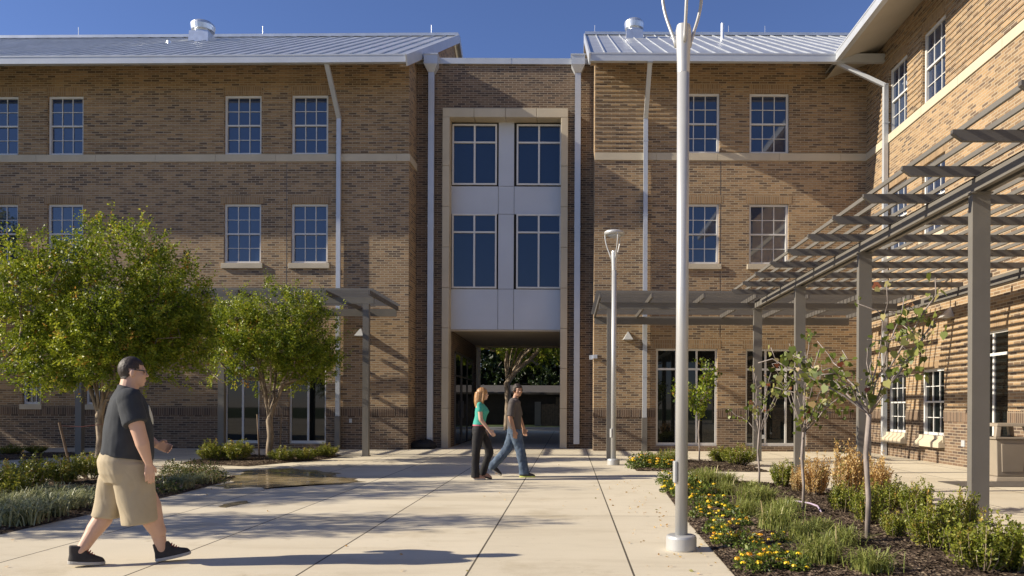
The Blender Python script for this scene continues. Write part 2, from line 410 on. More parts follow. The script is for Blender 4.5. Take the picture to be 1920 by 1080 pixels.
# ---------------------------------------------------------------- buildings
def cells(x0, x1, z0, z1, ops):
    xs = sorted({x0, x1, *[v for o in ops for v in (o[0], o[1]) if x0 < v < x1]})
    zs = sorted({z0, z1, *[v for o in ops for v in (o[2], o[3]) if z0 < v < z1]})
    for a, b in zip(xs, xs[1:]):
        for c, d in zip(zs, zs[1:]):
            mx, mz = (a + b) / 2, (c + d) / 2
            if not any(o[0] < mx < o[1] and o[2] < mz < o[3] for o in ops): yield a, b, c, d
def facade(mb, x0, x1, z0, z1, ops, y=0.0, rev=.16):
    for a, b, c, d in cells(x0, x1, z0, z1, ops): mb.quad((a, y, c), (b, y, c), (b, y, d), (a, y, d))
    for o in ops:
        a, b = max(o[0], x0), min(o[1], x1); c, d = max(o[2], z0), min(o[3], z1)
        if a >= b or c >= d: continue
        if o[0] >= x0: mb.quad((a, y, c), (a, y, d), (a, y + rev, d), (a, y + rev, c))
        if o[1] <= x1: mb.quad((b, y, c), (b, y + rev, c), (b, y + rev, d), (b, y, d))
        if o[3] <= z1: mb.quad((a, y, d), (b, y, d), (b, y + rev, d), (a, y + rev, d))
        if o[2] >= z0: mb.quad((a, y, c), (a, y + rev, c), (b, y + rev, c), (b, y, c))
def ribs(mb, x0, x1, z0, z1, ops, proud=.019, y=0.0):
    z = z0
    while z < z1 - .068:
        segs = [(x0, x1)]
        for o in ops:
            if o[2] - .02 < z + .034 < o[3] + .27:
                ns = []
                for a, b in segs:
                    if o[1] + .02 <= a or o[0] - .02 >= b: ns.append((a, b)); continue
                    if a < o[0] - .02: ns.append((a, o[0] - .02))
                    if b > o[1] + .02: ns.append((o[1] + .02, b))
                segs = ns
        for a, b in segs: mb.box(a, b, y - proud, y + .001, z, z + .068)
        z += .136
def sash_window(par, x0, x1, z0, z1, y=0, sill=None, name='window', gl='glass'):
    f = MB(); t = .068; ya, yb = y + .07, y + .155
    f.box(x0 + .002, x0 + t, ya, yb, z0, z1); f.box(x1 - t, x1 - .002, ya, yb, z0, z1)
    f.box(x0 + t, x1 - t, ya, yb, z1 - t, z1 - .002); f.box(x0 + t, x1 - t, ya - .01, yb, z0 + .002, z0 + t)
    zm = (z0 + z1) / 2
    f.box(x0 + t, x1 - t, ya + .01, yb, zm - .022, zm + .022)
    for i in (1, 2):
        x = x0 + t + (x1 - x0 - 2 * t) * i / 3
        f.box(x - .012, x + .012, ya + .028, ya + .048, zm + .022, z1 - t); f.box(x - .012, x + .012, ya + .046, ya + .066, z0 + t, zm - .022)
    for za, zb, dy in ((z0 + t, zm - .022, .044), (zm + .022, z1 - t, .026)):
        z = (za + zb) / 2; f.box(x0 + t, x1 - t, ya + dy, ya + dy + .022, z - .009, z + .009)
    w = f.build(name, M['wframe'], par)
    g = MB(); g.box(x0 + t - .01, x1 - t + .01, ya + .05, ya + .062, zm, z1 - t + .01); g.box(x0 + t - .01, x1 - t + .01, ya + .07, ya + .08, z0 + t - .01, zm)
    g.build('window_pane', M[gl], w)
    if sill: MB().box(x0 - .06, x1 + .06, y - .06, y + .155, z0 - sill, z0 - .001).build('window_sill', M['stone'], w, bevel=.006)
    return w
def shop_window(par, x0, x1, z0, z1, y=0, tz=2.45, name='glazed_door', nm=1):
    f = MB(); t = .06; ya, yb = y + .09, y + .155
    f.box(x0 + .002, x0 + t, ya, yb, z0, z1); f.box(x1 - t, x1 - .002, ya, yb, z0, z1)
    f.box(x0 + t, x1 - t, ya, yb, z1 - t, z1 - .002); f.box(x0 + t, x1 - t, ya, yb, z0 + .002, z0 + .09)
    f.box(x0 + t, x1 - t, ya + .004, yb - .004, tz - .03, tz + .03)
    for i in range(nm):
        x = x0 + (x1 - x0) * (i + 1) / (nm + 1); f.box(x - .03, x + .03, ya + .002, yb - .002, z0 + .09, z1 - t)
    w = f.build(name, M['wframe'], par)
    MB().box(x0 + .02, x1 - .02, ya + .03, ya + .04, z0 + .05, z1 - .03).build('window_pane', M['glass_dark'], w)
    return w
def lintels(mb, ops, z_lim=99, y=0, h=.25):
    for o in ops: mb.box(o[0] - .1, o[1] + .1, y - .004, y + .002, o[3] + .001, o[3] + h)
def downspout(par, x, ztop, y_out, zbot=0.0, y=0, w=.125, d=.1, boot=True, off=.03):
    """box downspout on the wall at local x; its head runs back from the gutter y_out in front of the wall"""
    m = MB(); yc = y - off - d / 2
    m.box(x - w / 2, x + w / 2, y - off - d, y - off, 1.0 if boot else zbot, ztop - 1.22)
    m.bar((x, y_out, ztop - .02), (x, yc, ztop - 1.22), w, d, (0, 0, 1))
    m.box(x - w / 2 - .01, x + w / 2 + .01, y_out - .07, y_out + .07, ztop - .1, ztop + .02)
    for z in (2.2, 4.6, 7.0, 9.2): m.box(x - w / 2 - .012, x + w / 2 + .012, y - off - d - .006, y - .004, z, z + .03)
    o = m.build('downspout', M['gutter'], par)
    if boot: MB().box(x - w / 2 - .015, x + w / 2 + .015, y - off - d - .015, y - .004, .0, 1.0).build('downspout_boot', M['steel'], o)
    return o
def wall_light(par, p, s=1):
    x, y, z = p; m = MB(); a = .17; h = .26; d = .24
    m.v += [(x - a, y - .002, z), (x + a, y - .002, z), (x + a * .8, y - d, z), (x - a * .8, y - d, z), (x, y - .002, z + h)]
    m.f += [(0, 1, 2, 3), (0, 4, 1), (1, 4, 2), (2, 4, 3), (3, 4, 0)]
    o = m.build('wall_light', M['lamp_metal'], par)
    MB().box(x - .1, x + .1, y - .16, y - .05, z - .012, z + .004).build('light_lens', M['white_metal'], o)
def vent(par, x, y, z, s=1.0):
    m = MB(); a = .42 * s
    m.hexa([(x - a, y - a, z - .6), (x + a, y - a, z - .6), (x + a, y + a, z - .6), (x - a, y + a, z - .6), (x - a * .85, y - a * .85, z + .55 * s), (x + a * .85, y - a * .85, z + .55 * s), (x + a * .85, y + a * .85, z + .55 * s), (x - a * .85, y + a * .85, z + .55 * s)])
    o = m.build('roof_vent', M['zinc'], par)
    zc = z + .55 * s
    c = MB().lathe([(.30 * s, zc), (.30 * s, zc + .12), (.41 * s, zc + .12), (.44 * s, zc + .3), (.43 * s, zc + .36), (.34 * s, zc + .44), (.12 * s, zc + .48), (.01, zc + .485)], (x, y), 24)
    c.v = c.v
    c.build('vent_cap', M['zinc'], o, smooth=False)
WT = 1.27
def brick_block(root, x0, x1, ops, sashes, shops, rib_x, side_right=None, side_left=None, sills=True, band_ends=(0, 0), top=11.1, side_depth=8):
    top = 11.66
    up, lo = MB(), MB()
    facade(up, x0, x1, WT, top, ops); facade(lo, x0, x1, -.02, WT, ops)
    if side_right is not None:
        pitch = .54
        t0 = top; top = 11.72
        up.quad((side_right, 0, WT), (side_right, 16, WT), (side_right, 16, top), (side_right, 0, top))
        up.f.append(tuple(len(up.v) + i for i in range(3))); up.v += [(side_right, 0, top), (side_right, 15.4, top), (side_right, 7.7, top + .54 * 7.7)]
        top = t0
        lo.quad((side_right, 0, -.02), (side_right, 16, -.02), (side_right, 16, WT), (side_right, 0, WT))
    if side_left is not None:
        t0 = top; top = 11.72
        up.quad((side_left, 16, WT), (side_left, 0, WT), (side_left, 0, top), (side_left, 16, top))
        up.f.append(tuple(len(up.v) + i for i in range(3))); up.v += [(side_left, 15.4, top), (side_left, 0, top), (side_left, 7.7, top + .54 * 7.7)]
        top = t0
        lo.quad((side_left, 16, -.02), (side_left, 0, -.02), (side_left, 0, WT), (side_left, 16, WT))
    up.build('wall', M['tan'], root); lo.build('base_wall', M['dark'], root)
    for a, b, c, d in cells(x0, x1, WT - .26, WT, ops): MB().box(a, b, -.014, .001, WT - .26, WT).build('soldier_course', M['dark_s'], root)
    if side_right is not None: MB().box(side_right - .001, side_right + .014, .0, 1.4, WT - .26, WT).build('soldier_course', M['dark_s'], root)
    for s_ in sashes + shops:
        ln = MB(); lintels(ln, [s_]); ln.build('lintel', M['tan_s'], root)
    rb = MB()
    for a, b in rib_x: ribs(rb, a, b, 8.92, top - .1, sashes)
    if rb.v: rb.build('corbelled_brick', M['tan'], root)
    bd = MB(); n = 0
    x = x0
    while x < x1 - .01:
        b = min(x + 1.83, x1); bd.box(x + .004, b - .004 if b < x1 - .01 else x1 + band_ends[1], -.035, .01, 8.66, 8.878); x = b
    if side_right is not None: bd.box(side_right - .01, side_right + .035, .0, 1.3, 8.66, 8.878)
    bd.build('stone_band', M['stone'], root)
    for s in sashes:
        sash_window(root, *s, sill=None if s[2] > 8 else .16, gl='glass_dark' if s[3] < 3.5 else 'glass')
    for s in shops: shop_window(root, *s, nm=2 if s[1] - s[0] > 1.6 else 1)
def pitched_roof(root, x0, x1, y_e=-1.2, z_e=11.25, depth=8.9, pitch=.54, overl=0, overr=0, seam=.46, wall=0, fascia=.2, ends=''):
    rf = MB(); xa, xb = x0 - overl, x1 + overr; zr = z_e + pitch * depth; yr = y_e + depth
    for sgn in (1, -1):
        ya = y_e if sgn == 1 else 2 * yr - y_e
        rf.hexa([(xa, ya, z_e - .06), (xb, ya, z_e - .06), (xb, yr, zr - .06), (xa, yr, zr - .06), (xa, ya, z_e), (xb, ya, z_e), (xb, yr, zr), (xa, yr, zr)])
    x = xb - .04
    while x > xa + .02:
        rf.bar((x, y_e, z_e + .012), (x, yr, zr + .012), .03, .05); x -= seam
    rf.box(xa, xb, yr - .12, yr + .12, zr - .02, zr + .09)
    roof = rf.build('roof', M['roof'], root)
    g = MB(); x = xa
    g.box(xa, xb, y_e - .14, y_e + .0, z_e - fascia - .02, z_e - .01); g.box(xa, xb, y_e - .15, y_e - .13, z_e - .03, z_e + .01)
    while x < xb:
        g.box(x, x + .03, y_e - .146, y_e + .0, z_e - fascia - .026, z_e - fascia - .012); x += 1.2
    g.build('gutter', M['gutter'], roof)
    MB().quad((xa, y_e, z_e - fascia), (xb, y_e, z_e - fascia), (xb, .02, 11.62), (xa, .02, 11.62)).build('soffit', M['soffit'], root)
    for e in ends:
        x = xb if e == 'r' else xa; s = 1 if e == 'r' else -1
        m = MB()
        for ya in (y_e - .14, 2 * yr - y_e + .14):
            p, q = (x, ya, z_e), (x, yr, zr + .03)
            m.bar((x + s * .02, ya, z_e - .10 - .07), (x + s * .02, yr, zr - .10), .045, .30)
        m.build('rake_trim', M['gutter'], roof)
        # boxed return between rake and gable wall
        wx = x - s * (overr if e == 'r' else overl)
        a, b = sorted((wx, x))
        MB().hexa([(a, y_e, z_e - .3), (b, y_e, z_e - .3), (b, yr, zr - .3), (a, yr, zr - .3), (a, y_e, z_e - .07), (b, y_e, z_e - .07), (b, yr, zr - .07), (a, yr, zr - .07)]).build('rake_soffit', M['tan'], root)
    return roof, yr, zr
def rod(par, x, y, z, h=.4): MB().tube([(x, y, z), (x, y, z + h)], .008, 6).build('lightning_rod', M['gutter'], par)

# right building: faces the camera
RB_Y, RB_X0, RW_X = 23.2, .715, 8.82
right_b = empty('brick_building', (RB_X0, RB_Y, 0), label='tan brick building right of the tall central bay, facing the camera', cat='building')
lx = lambda px: (px - VX) / F * RB_Y - RB_X0
W3 = [(lx(1273), lx(1347), 8.88, 10.68), (lx(1403), lx(1477), 8.88, 10.68)]
W2 = [(lx(1273), lx(1347), 5.58, 7.38), (lx(1403), lx(1477), 5.58, 7.38)]
S1 = [(lx(1230), lx(1345), .16, 3.06), (lx(1398), lx(1513), .16, 3.06)]
brick_block(right_b, 0, RW_X - RB_X0, W3 + W2 + S1, W3 + W2, S1, [(0, RW_X - RB_X0)], side_left=0)
downspout(right_b, lx(1208), 11.1, -1.25)
r, yr, zr = pitched_roof(right_b, 0, RW_X - RB_X0 + 6, overl=.17, ends='l')
vent(r, lx(1192) + .42, 6.4, zr - .98, .85)
for px_, in ((1112,), (1362,), (1430,)): rod(r, (px_ - VX) / F * 31 - RB_X0, yr, zr)
MB().tube([((1345 - VX) / F * 29.5 - RB_X0, 5.6, zr - 1.4), ((1345 - VX) / F * 29.5 - RB_X0, 5.6, zr - .55)], .06, 10).build('vent_pipe', M['zinc'], r)
wall_light(right_b, (lx(1177), 0, H + (762 - 637) / F * RB_Y))
cm = MB(); cm.box(-.13, -.02, -.02, .12, 2.72, 2.85); cm.box(-.02, .1, -.11, -.002, 2.75, 2.86); cm.build('security_camera', M['white_metal'], right_b)
MB().box(5.02, 5.1, -.018, .001, .38, .5).build('wall_outlet', M['gutter'], right_b)

# left building, turned very slightly away
LB_Y, LB_X = 23.4, -4.856
LA = R(1.24)
left_b = empty('brick_building', (LB_X, LB_Y, 0), -LA, label='long tan brick building left of the central bay, behind the two leafy trees', cat='building')
def ls(px, O=(LB_X, LB_Y)):
    k = (px - VX) / F
    return (k * O[1] - O[0]) / (math.cos(LA) + k * math.sin(LA))
lw = [(-40, 32), (87, 154), (418, 488), (544, 613)]
W3 = [(ls(a) if a > -100 else ls(b) - 1.17, ls(b), 8.88, 10.68) for a, b in lw]; W3[0] = (W3[0][1] - 1.17, W3[0][1], 8.88, 10.68)
W2 = [(a, b, 5.6, 7.4) for a, b, _, _ in W3]
extra = [(-19.5, -18.33), (-21.6, -20.43)]
S1 = [(ls(420), ls(486), .16, 3.06), (ls(541), ls(611), .16, 3.06)]
G1 = [(ls(42), ls(76), 1.32, 3.06), (ls(160), ls(194), 1.32, 3.06)]
upx = [(a, b, c, d) for a, b in extra for c, d in ((8.88, 10.68), (5.6, 7.4))]
brick_block(left_b, -26, 0, W3 + W2 + S1 + G1 + upx, W3 + W2 + upx + G1, S1, [(-26, 0)], side_right=0, band_ends=(0, .035))
downspout(left_b, ls(635), 11.15, -1.25)
r, yr, zr = pitched_roof(left_b, -26, 0, z_e=11.28, overr=.2, ends='r')
vent(r, ls(386, (LB_X, LB_Y)) * 1.25 - 1.65, 6.1, zr - 1.2, 1.0)
vx_ = ls(386, (LB_X, LB_Y)) * 1.25 - 2.2
MB().tube([(vx_, 4.7, zr - 2.4), (vx_, 4.7, zr - 1.55)], .08, 10).build('vent_pipe', M['zinc'], r)
for s_ in (-.9, -7.7, -15.2, -19.5): rod(r, s_, yr, zr, .45)
wall_light(left_b, (ls(676), 0, H + (762 - 632) / F * LB_Y))
MB().box(ls(655), ls(660), -.018, .001, .8, .92).build('wall_outlet', M['gutter'], left_b)

MB().box(lx(1349) - .008, lx(1349) + .008, -.003, .001, 3.4, 8.64).build('movement_joint', M['steel_dark'], right_b)
MB().box(ls(536) - .008, ls(536) + .008, -.003, .001, 3.4, 8.64).build('movement_joint', M['steel_dark'], left_b)
# right wing: runs towards the camera; local x = distance from the inner corner
WY0 = RB_Y
wing = empty('brick_building', (RW_X, WY0, 0), R(-90), label='sunlit tan brick wing running towards the camera behind the big pergola', cat='building')
ob = [(1.58, 2.78), (3.65, 4.86)]
W3 = [(a, b, 8.88, 10.68) for a, b in ob + [(14.2, 15.4), (16.3, 17.5)]]
W2 = [(a, b, 5.58, 7.38) for a, b in ob + [(14.2, 15.4), (16.3, 17.5)]]
G1 = [(1.58, 2.78, .66, 2.28), (3.65, 4.86, .66, 2.28)]
S1 = [(6.1, 7.53, .12, 2.95), (10.5, 12.3, .12, 2.95)]
brick_block(wing, 0, 22, W3 + W2 + G1 + S1, W3 + W2 + G1, S1, [(0.02, 22)], top=11.1)
for a, b in ob: MB().hexa([(a - .05, -.16, .38), (b + .05, -.16, .38), (b + .05, .02, .38), (a - .05, .02, .38), (a - .05, -.16, .5), (b + .05, -.16, .5), (b + .05, .02, .655), (a - .05, .02, .655)]).build('deep_window_sill', M['stone'], wing, bevel=.006)
for i, ch in enumerate([c for c in wing.children if c.name.startswith('window') and any(g.name.startswith('window_sill') for g in c.children)]): pass
rf = MB(); ye, ze = -1.25, 11.3
rf.hexa([(-.4, ye, ze - .06), (22, ye, ze - .06), (22, 8, ze + 4.94), (-9, 8, ze + 4.94), (-.4, ye, ze), (22, ye, ze), (22, 8, ze + 5.0), (-9, 8, ze + 5.0)])
wroof = rf.build('roof', M['roof'], wing)
g = MB(); g.box(1.06, 22, ye - .14, ye, ze - .24, ze - .01); g.box(1.06, 22, ye - .15, ye - .13, ze - .03, ze + .01)
g.build('gutter', M['gutter'], wroof)
sf = MB(); sf.quad((-.5, ye, ze - .21), (22, ye, ze - .21), (22, .02, 11.55), (-.5, .02, 11.55)); sf.build('soffit', M['soffit'], wing)
wd = MB(); xs_ = 1.6
wd.bar((1.12, ye - .02, ze - .22), (xs_, -.1, ze - 1.05), .13, .1); wd.box(xs_ - .07, xs_ + .06, -.155, -.035, 0, ze - 1.0)
for z in (2.2, 4.6, 7.0, 9.2): wd.box(xs_ - .08, xs_ + .07, -.16, -.004, z, z + .03)
wd.build('downspout', M['gutter'], wing)
wall_light(wing, (23.2 - 8.82 * F / (1782 - VX), 0, 3.42))
MB().box(5.7, 5.85, -.02, .001, .46, .6).build('wall_outlet', M['gutter'], wing)

# central bay
CY = 24.4
cx = lambda px: (px - VX) / F * CY
cz = lambda py: H + (VY - py) / F * CY
center = empty('link_building', (0, CY, 0), label='central bay of dark brick with stone framed windows above the open passage', cat='building')
XL, XR = cx(829), cx(1063)
XIL, XIR = cx(841), cx(1051)
ZT, ZI, ZP = cz(207), cz(224), cz(617)
m = MB(); facade(m, -4.95, .78, -.02, 12.1, [(XL + .03, XR - .03, -.5, ZT - .03)], rev=.3)
m.build('wall', M['dark'], center)
m = MB(); m.box(-4.95, .8, -.06, .5, 12.02, 12.2); m.box(cx(955) - .01, cx(955) + .01, -.065, 0, 12.02, 12.204)
m.build('parapet_coping', M['gutter'], center)
m = MB(); m.quad((-4.95, .5, 0), (-4.95, .5, 12), (.78, .5, 12), (.78, .5, 0)) if False else None
m = MB(); m.quad((-4.95, 7.2, 3.85), (.78, 7.2, 3.85), (.78, 7.2, 12.1), (-4.95, 7.2, 12.1)); m.quad((-4.95, .5, 11.9), (.78, .5, 11.9), (.78, 7.2, 11.9), (-4.95, 7.2, 11.9))
m.build('rear_wall', M['dark'], center)
# stone surround with joints
m = MB()
def strip(z0, z1, xa, xb):
    m.box(xa, xb, -.17, .34, z0, z1)
js = [0, cz(695), cz(616), cz(537), cz(462), cz(385), cz(340), cz(276), ZT - .27]
js = [0.0, 1.25, 2.5, 3.75, 5.0, 6.27, 7.53, 8.8, ZI]
for a, b in zip(js, js[1:]): strip(a + .004, b - .004, XL, XIL + .02); strip(a + .004, b - .004, XIR - .02, XR)
n = 4
for i in range(n): m.box(XL + (XR - XL) * i / n + .004, XL + (XR - XL) * (i + 1) / n - .004, -.17, .34, ZI, ZT)
m.build('stone_surround', M['stone'], center, bevel=.012)
m = MB(); m.box(XL - .02, XR + .02, -.16, .32, ZI + .01, ZT - .01) if False else None
# curtain wall
YC = .30
wins = [(cx(843), cx(929), cz(343), cz(228)), (cx(965), cx(1051), cz(343), cz(228)), (cx(843), cx(929), cz(539), cz(398)), (cx(965), cx(1051), cz(539), cz(398))]
m = MB(); pxs = [XIL, cx(931), cx(961), XIR]; pzs = [ZP, cz(540), cz(398), cz(345), ZI + .02]
for i in range(3):
    for j in range(4):
        if i in (0, 2) and j in (1, 3): continue
        m.box(pxs[i] + .006, pxs[i + 1] - .006, YC - .02, YC + .03, pzs[j] + .006, pzs[j + 1] - .006)
m.build('metal_panel', M['white_metal'], center, bevel=.003)
MB().quad((XIL, YC + .035, ZP), (XIR, YC + .035, ZP), (XIR, YC + .035, ZI), (XIL, YC + .035, ZI)).build('panel_backing', M['dark_in'], center)
for a, b, c, d in wins:
    a, b = a + .012, b - .012
    f = MB(); t = .05; f.box(a, a + t, YC - .06, YC + .02, c, d); f.box(b - t, b, YC - .06, YC + .02, c, d)
    xm = (a + b) / 2; zt = d - .58
    f.box(xm - .028, xm + .028, YC - .058, YC + .02, c, d); f.box(a + t, b - t, YC - .062, YC + .018, c, c + t); f.box(a + t, b - t, YC - .062, YC + .018, d - t, d); f.box(a + t, b - t, YC - .062, YC + .018, zt - .025, zt + .025)
    w = f.build('window', M['wframe'], center)
    MB().box(a, b, YC - .01, YC + .005, c, d).build('window_pane', M['glass_center'], w)
# passage
m = MB(); m.box(XIL - .3, XIR + .4, YC + .04, 7.2, ZP - .001, ZP + .2); m.box(XIL, XIR, YC - .02, YC + .3, ZP - .05, ZP + .0); m.box(XIL, XIR, 6.9, 7.2, ZP - .06, ZP - .002)
m.build('passage_ceiling', M['ceiling'], center)
for xa in (XIL - .2, XIR): MB().box(xa, xa + .2, .34, 7.2, 0, ZP).build('passage_wall', M['dark'], center)
f = MB()
for y in (1.2, 2.6, 2.75, 4.2, 5.8): f.box(XIL, XIL + .05, y, y + .05, .02, 3.1)
f.box(XIL, XIL + .05, 1.2, 5.85, 3.05, 3.12); f.box(XIL, XIL + .05, 1.2, 5.85, 2.3, 2.35)
for y in (2.55, 2.85): f.box(XIL + .06, XIL + .09, y - .015, y + .015, .9, 1.5)
d = f.build('passage_door', M['steel_dark'], center); MB().box(XIL + .005, XIL + .02, 1.22, 5.84, .05, 3.05).build('window_pane', M['glass_dark'], d)
MB().box(XIL + .02, XIL + .1, 7.05, 7.14, 0, ZP - .06).build('passage_post', M['wframe'], center)
for px_ in (808, 1081):
    x = cx(px_); m = MB(); m.box(x - .09, x + .09, -.2, -.06, .15, 11.72)
    m.box(x - .09 - .012, x + .102, -.21, -.004, 2.6, 2.63); m.box(x - .102, x + .102, -.21, -.004, 6.9, 6.93)
    o = m.build('downspout', M['gutter'], center)
    m = MB(); m.hexa([(x - .1, -.22, 11.7), (x + .1, -.22, 11.7), (x + .1, -.004, 11.7), (x - .1, -.004, 11.7), (x - .21, -.34, 11.9), (x + .21, -.34, 11.9), (x + .21, -.004, 11.9), (x - .21, -.004, 11.9)]); m.box(x - .21, x + .21, -.34, -.004, 11.9, 12.18); m.box(x - .23, x + .23, -.36, -.004, 12.18, 12.22)
    m.build('conductor_head', M['gutter'], o)
m = MB(); m.box(-.02, .02, 0, .02, 0, .02)

# ---------------------------------------------------------------- pergolas
PX, PZ = 4.49, 3.73
pergola = empty('pergola', (PX, 8.69, 0), label='long taupe steel pergola with flat slats running along the sunlit right wing', cat='pergola')
off = (PX, 8.69, 0)
posts = [1.87, 5.28, 8.69, 12.10, 15.5, 19.0]
for y in posts: 
    m = MB(); m.box(PX, PX + .2, y, y + .1, 0, PZ); m.box(PX - .02, PX + .22, y - .02, y + .12, PZ - .012, PZ + .004); m.box(PX - .03, PX + .23, y - .03, y + .13, 0, .015)
    m.build('post', M['steel'], pergola, off)
for xa in (PX + .005, PX + .135):
    m = MB(); m.box(xa, xa + .06, .5, 18.95, PZ + .005, PZ + .16); m.box(xa - .0, xa + .09, .5, 18.95, PZ + .145, PZ + .162) if xa < PX + .1 else None
    m.build('main_beam', M['steel'], pergola, off)
m = MB(); m.box(8.3, 8.36, .5, 22.2, 3.7, 3.9); m.box(8.22, 8.36, .5, 22.2, 3.69, 3.71)
m.build('ledger_beam', M['steel'], pergola, off)
Ys = [8.66 + 1.137 * k for k in range(-6, 9)]
for y in Ys:
    m = MB(); m.box(3.78, 8.38, y - .025, y + .025, PZ + .165, PZ + .275)
    m.hexa([(3.78 - .1, y - .025, PZ + .235), (3.78, y - .025, PZ + .165), (3.78, y + .025, PZ + .165), (3.78 - .1, y + .025, PZ + .235), (3.78 - .1, y - .025, PZ + .275), (3.78, y - .025, PZ + .275), (3.78, y + .025, PZ + .275), (3.78 - .1, y + .025, PZ + .275)])
    m.build('cross_beam', M['steel_dark'], pergola, off)
for k in range(17):
    x = 3.8 + .255 * k
    MB().bar((x, 1.6, PZ + .302), (x, 18.2, PZ + .302), .03, .05).build('slat', M['steel'], pergola, off)
for y in (9.8, 14.35, 18.0): MB().bar((8.33, y, 3.9), (8.8, y, 4.35), .04, .04).build('brace', M['steel'], pergola, off)

def facade_pergola(x0, x1, yf, yb, post_x, label, name='pergola', PZ=PZ, po=.85):
    root = empty(name, (post_x[-1], yf + .9, 0), label=label, cat='pergola')
    off = (post_x[-1], yf + .9, 0)
    for x in post_x:
        m = MB(); m.box(x - .08, x + .08, yf + po, yf + po + .15, 0, PZ); m.box(x - .11, x + .11, yf + po - .03, yf + po + .18, 0, .015); m.build('post', M['steel'], root, off)
    m = MB(); m.box(x0 + .1, x1 - .1, yf + po + .02, yf + po + .1, PZ + .005, PZ + .17); m.build('main_beam', M['steel'], root, off)
    m = MB(); m.box(x0 + .1, x1 - .1, yb - .5, yb - .44, PZ - .02, PZ + .2); m.build('ledger_beam', M['steel'], root, off)
    x = x0 + .1; n = max(1, round((x1 - x0 - .2) / 1.15)); st = (x1 - x0 - .2) / n
    for i in range(n + 1):
        xx = x0 + .1 + i * st
        m = MB(); m.box(xx - .025, xx + .025, yf, yb - .3, PZ + .175, PZ + .285); m.build('cross_beam', M['steel_dark'], root, off)
    k = 0; y = yf + .06
    while y < yb - .3:
        MB().bar((x0, y, PZ + .315), (x1, y, PZ + .315), .03, .055, (0, 0, 1)).build('slat', M['steel'], root, off); y += .255
    return root
facade_pergola(.62, 8.2, 18.4, 23.1, [1.0], 'short taupe slatted pergola against the right building, behind the far lamp post')
facade_pergola(-17.5, -5.0, 19.75, 23.35, [-16.8, -12.75, -9.05, -5.3], 'taupe slatted pergola along the left building, partly hidden by the two leafy trees', PZ=3.96, po=.45)

# ---------------------------------------------------------------- lamp posts
def make_lamp():
    root = empty('lamp_post', (0, 0, 0))
    MB().lathe([(.136, 0), (.14, .012), (.14, .115), (.134, .132), (.12, .14), (.06, .142)], n=56).build('base', M['lamp_metal'], root, smooth=False)
    MB().lathe([(.058, .14), (.056, 4.55)], n=20).build('pole', M['lamp_metal'], root, smooth=True)
    MB().box(-.075, -.045, -.05, .05, .62, .82).build('access_cover', M['lamp_metal'], root, bevel=.008)
    MB().lathe([(.057, 4.4), (.059, 4.5), (.069, 4.72), (.071, 4.8), (.062, 4.84), (.01, 4.845)], n=40).build('collar', M['lamp_metal'], root, smooth=False)
    for k in range(3):
        a = R(30 + 120 * k); pts = []
        for t in np.linspace(0, 1, 12):
            r_ = .075 + .135 * math.sin(min(1, t * 1.15) * math.pi / 2) ** 1.3; z = 4.66 + t * .60
            if t > .8: r_ = .21 - .0 * (t - .8)
            pts.append((r_ * math.cos(a), r_ * math.sin(a), z))
        MB().tube(pts, .015, 8).build('arm', M['lamp_metal'], root, smooth=True)
    hd = MB().lathe([(.14, 5.19), (.215, 5.20), (.235, 5.235), (.225, 5.27), (.12, 5.31), (.01, 5.315)], n=28).build('lamp_head', M['lamp_metal'], root)
    MB().lathe([(.13, 5.165), (.15, 5.192), (.01, 5.193)], n=20).build('lens', M['white_metal'], hd)
    return root
lamp = make_lamp()
lx_, ly_ = gnd(1278.5, 1030); lamp.location = (lx_, ly_, 0)
tag(lamp, 'tall silver lamp post nearest the camera, its head cut off by the photo', 'lamp post', 'silver lamp posts')
l2 = copy_tree(lamp); lx_, ly_ = gnd(1151, 872); l2.location = (lx_, ly_ + .1, 0); l2.rotation_euler.z = R(18)
tag(l2, 'silver lamp post beside the right building with its whole round head showing', 'lamp post', 'silver lamp posts')

# ---------------------------------------------------------------- litter bin and mat
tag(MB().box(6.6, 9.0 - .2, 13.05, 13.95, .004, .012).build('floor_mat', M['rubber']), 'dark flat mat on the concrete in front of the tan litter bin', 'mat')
bx, by = 7.98, 14.3
binr = empty('litter_bin', (bx, by, 0), label='tan plastic litter bin with open hooded top against the right wing', cat='litter bin')
m = MB(); m.hexa([(-.27, -.27, 0), (.27, -.27, 0), (.27, .27, 0), (-.27, .27, 0), (-.31, -.31, .07), (.31, -.31, .07), (.31, .31, .07), (-.31, .31, .07)]) if False else None
m.hexa([(-.33, -.33, 0), (.33, -.33, 0), (.33, .33, 0), (-.33, .33, 0), (-.28, -.28, .09), (.28, -.28, .09), (.28, .28, .09), (-.28, .28, .09)])
m.hexa([(-.275, -.275, .09), (.275, -.275, .09), (.275, .275, .09), (-.275, .275, .09), (-.31, -.31, .76), (.31, -.31, .76), (.31, .31, .76), (-.31, .31, .76)])
m.build('bin_body', M['bin'], binr, bevel=.02)
m = MB(); m.hexa([(-.19, -.29, .17), (.19, -.29, .17), (.19, -.27, .17), (-.19, -.27, .17), (-.22, -.322, .68), (.22, -.322, .68), (.22, -.29, .68), (-.22, -.29, .68)])
m.build('side_panel', M['bin'], binr, bevel=.01)
m = MB(); m.box(-.345, .345, -.345, .345, .76, .80)
for sx in (-1, 1):
    for sy in (-1, 1):
        m.hexa([(sx * .34, sy * .34, .8), (sx * .25, sy * .34, .8), (sx * .25, sy * .25, .8), (sx * .34, sy * .25, .8), (sx * .29, sy * .29, 1.0), (sx * .2, sy * .29, 1.0), (sx * .2, sy * .2, 1.0), (sx * .29, sy * .2, 1.0)])
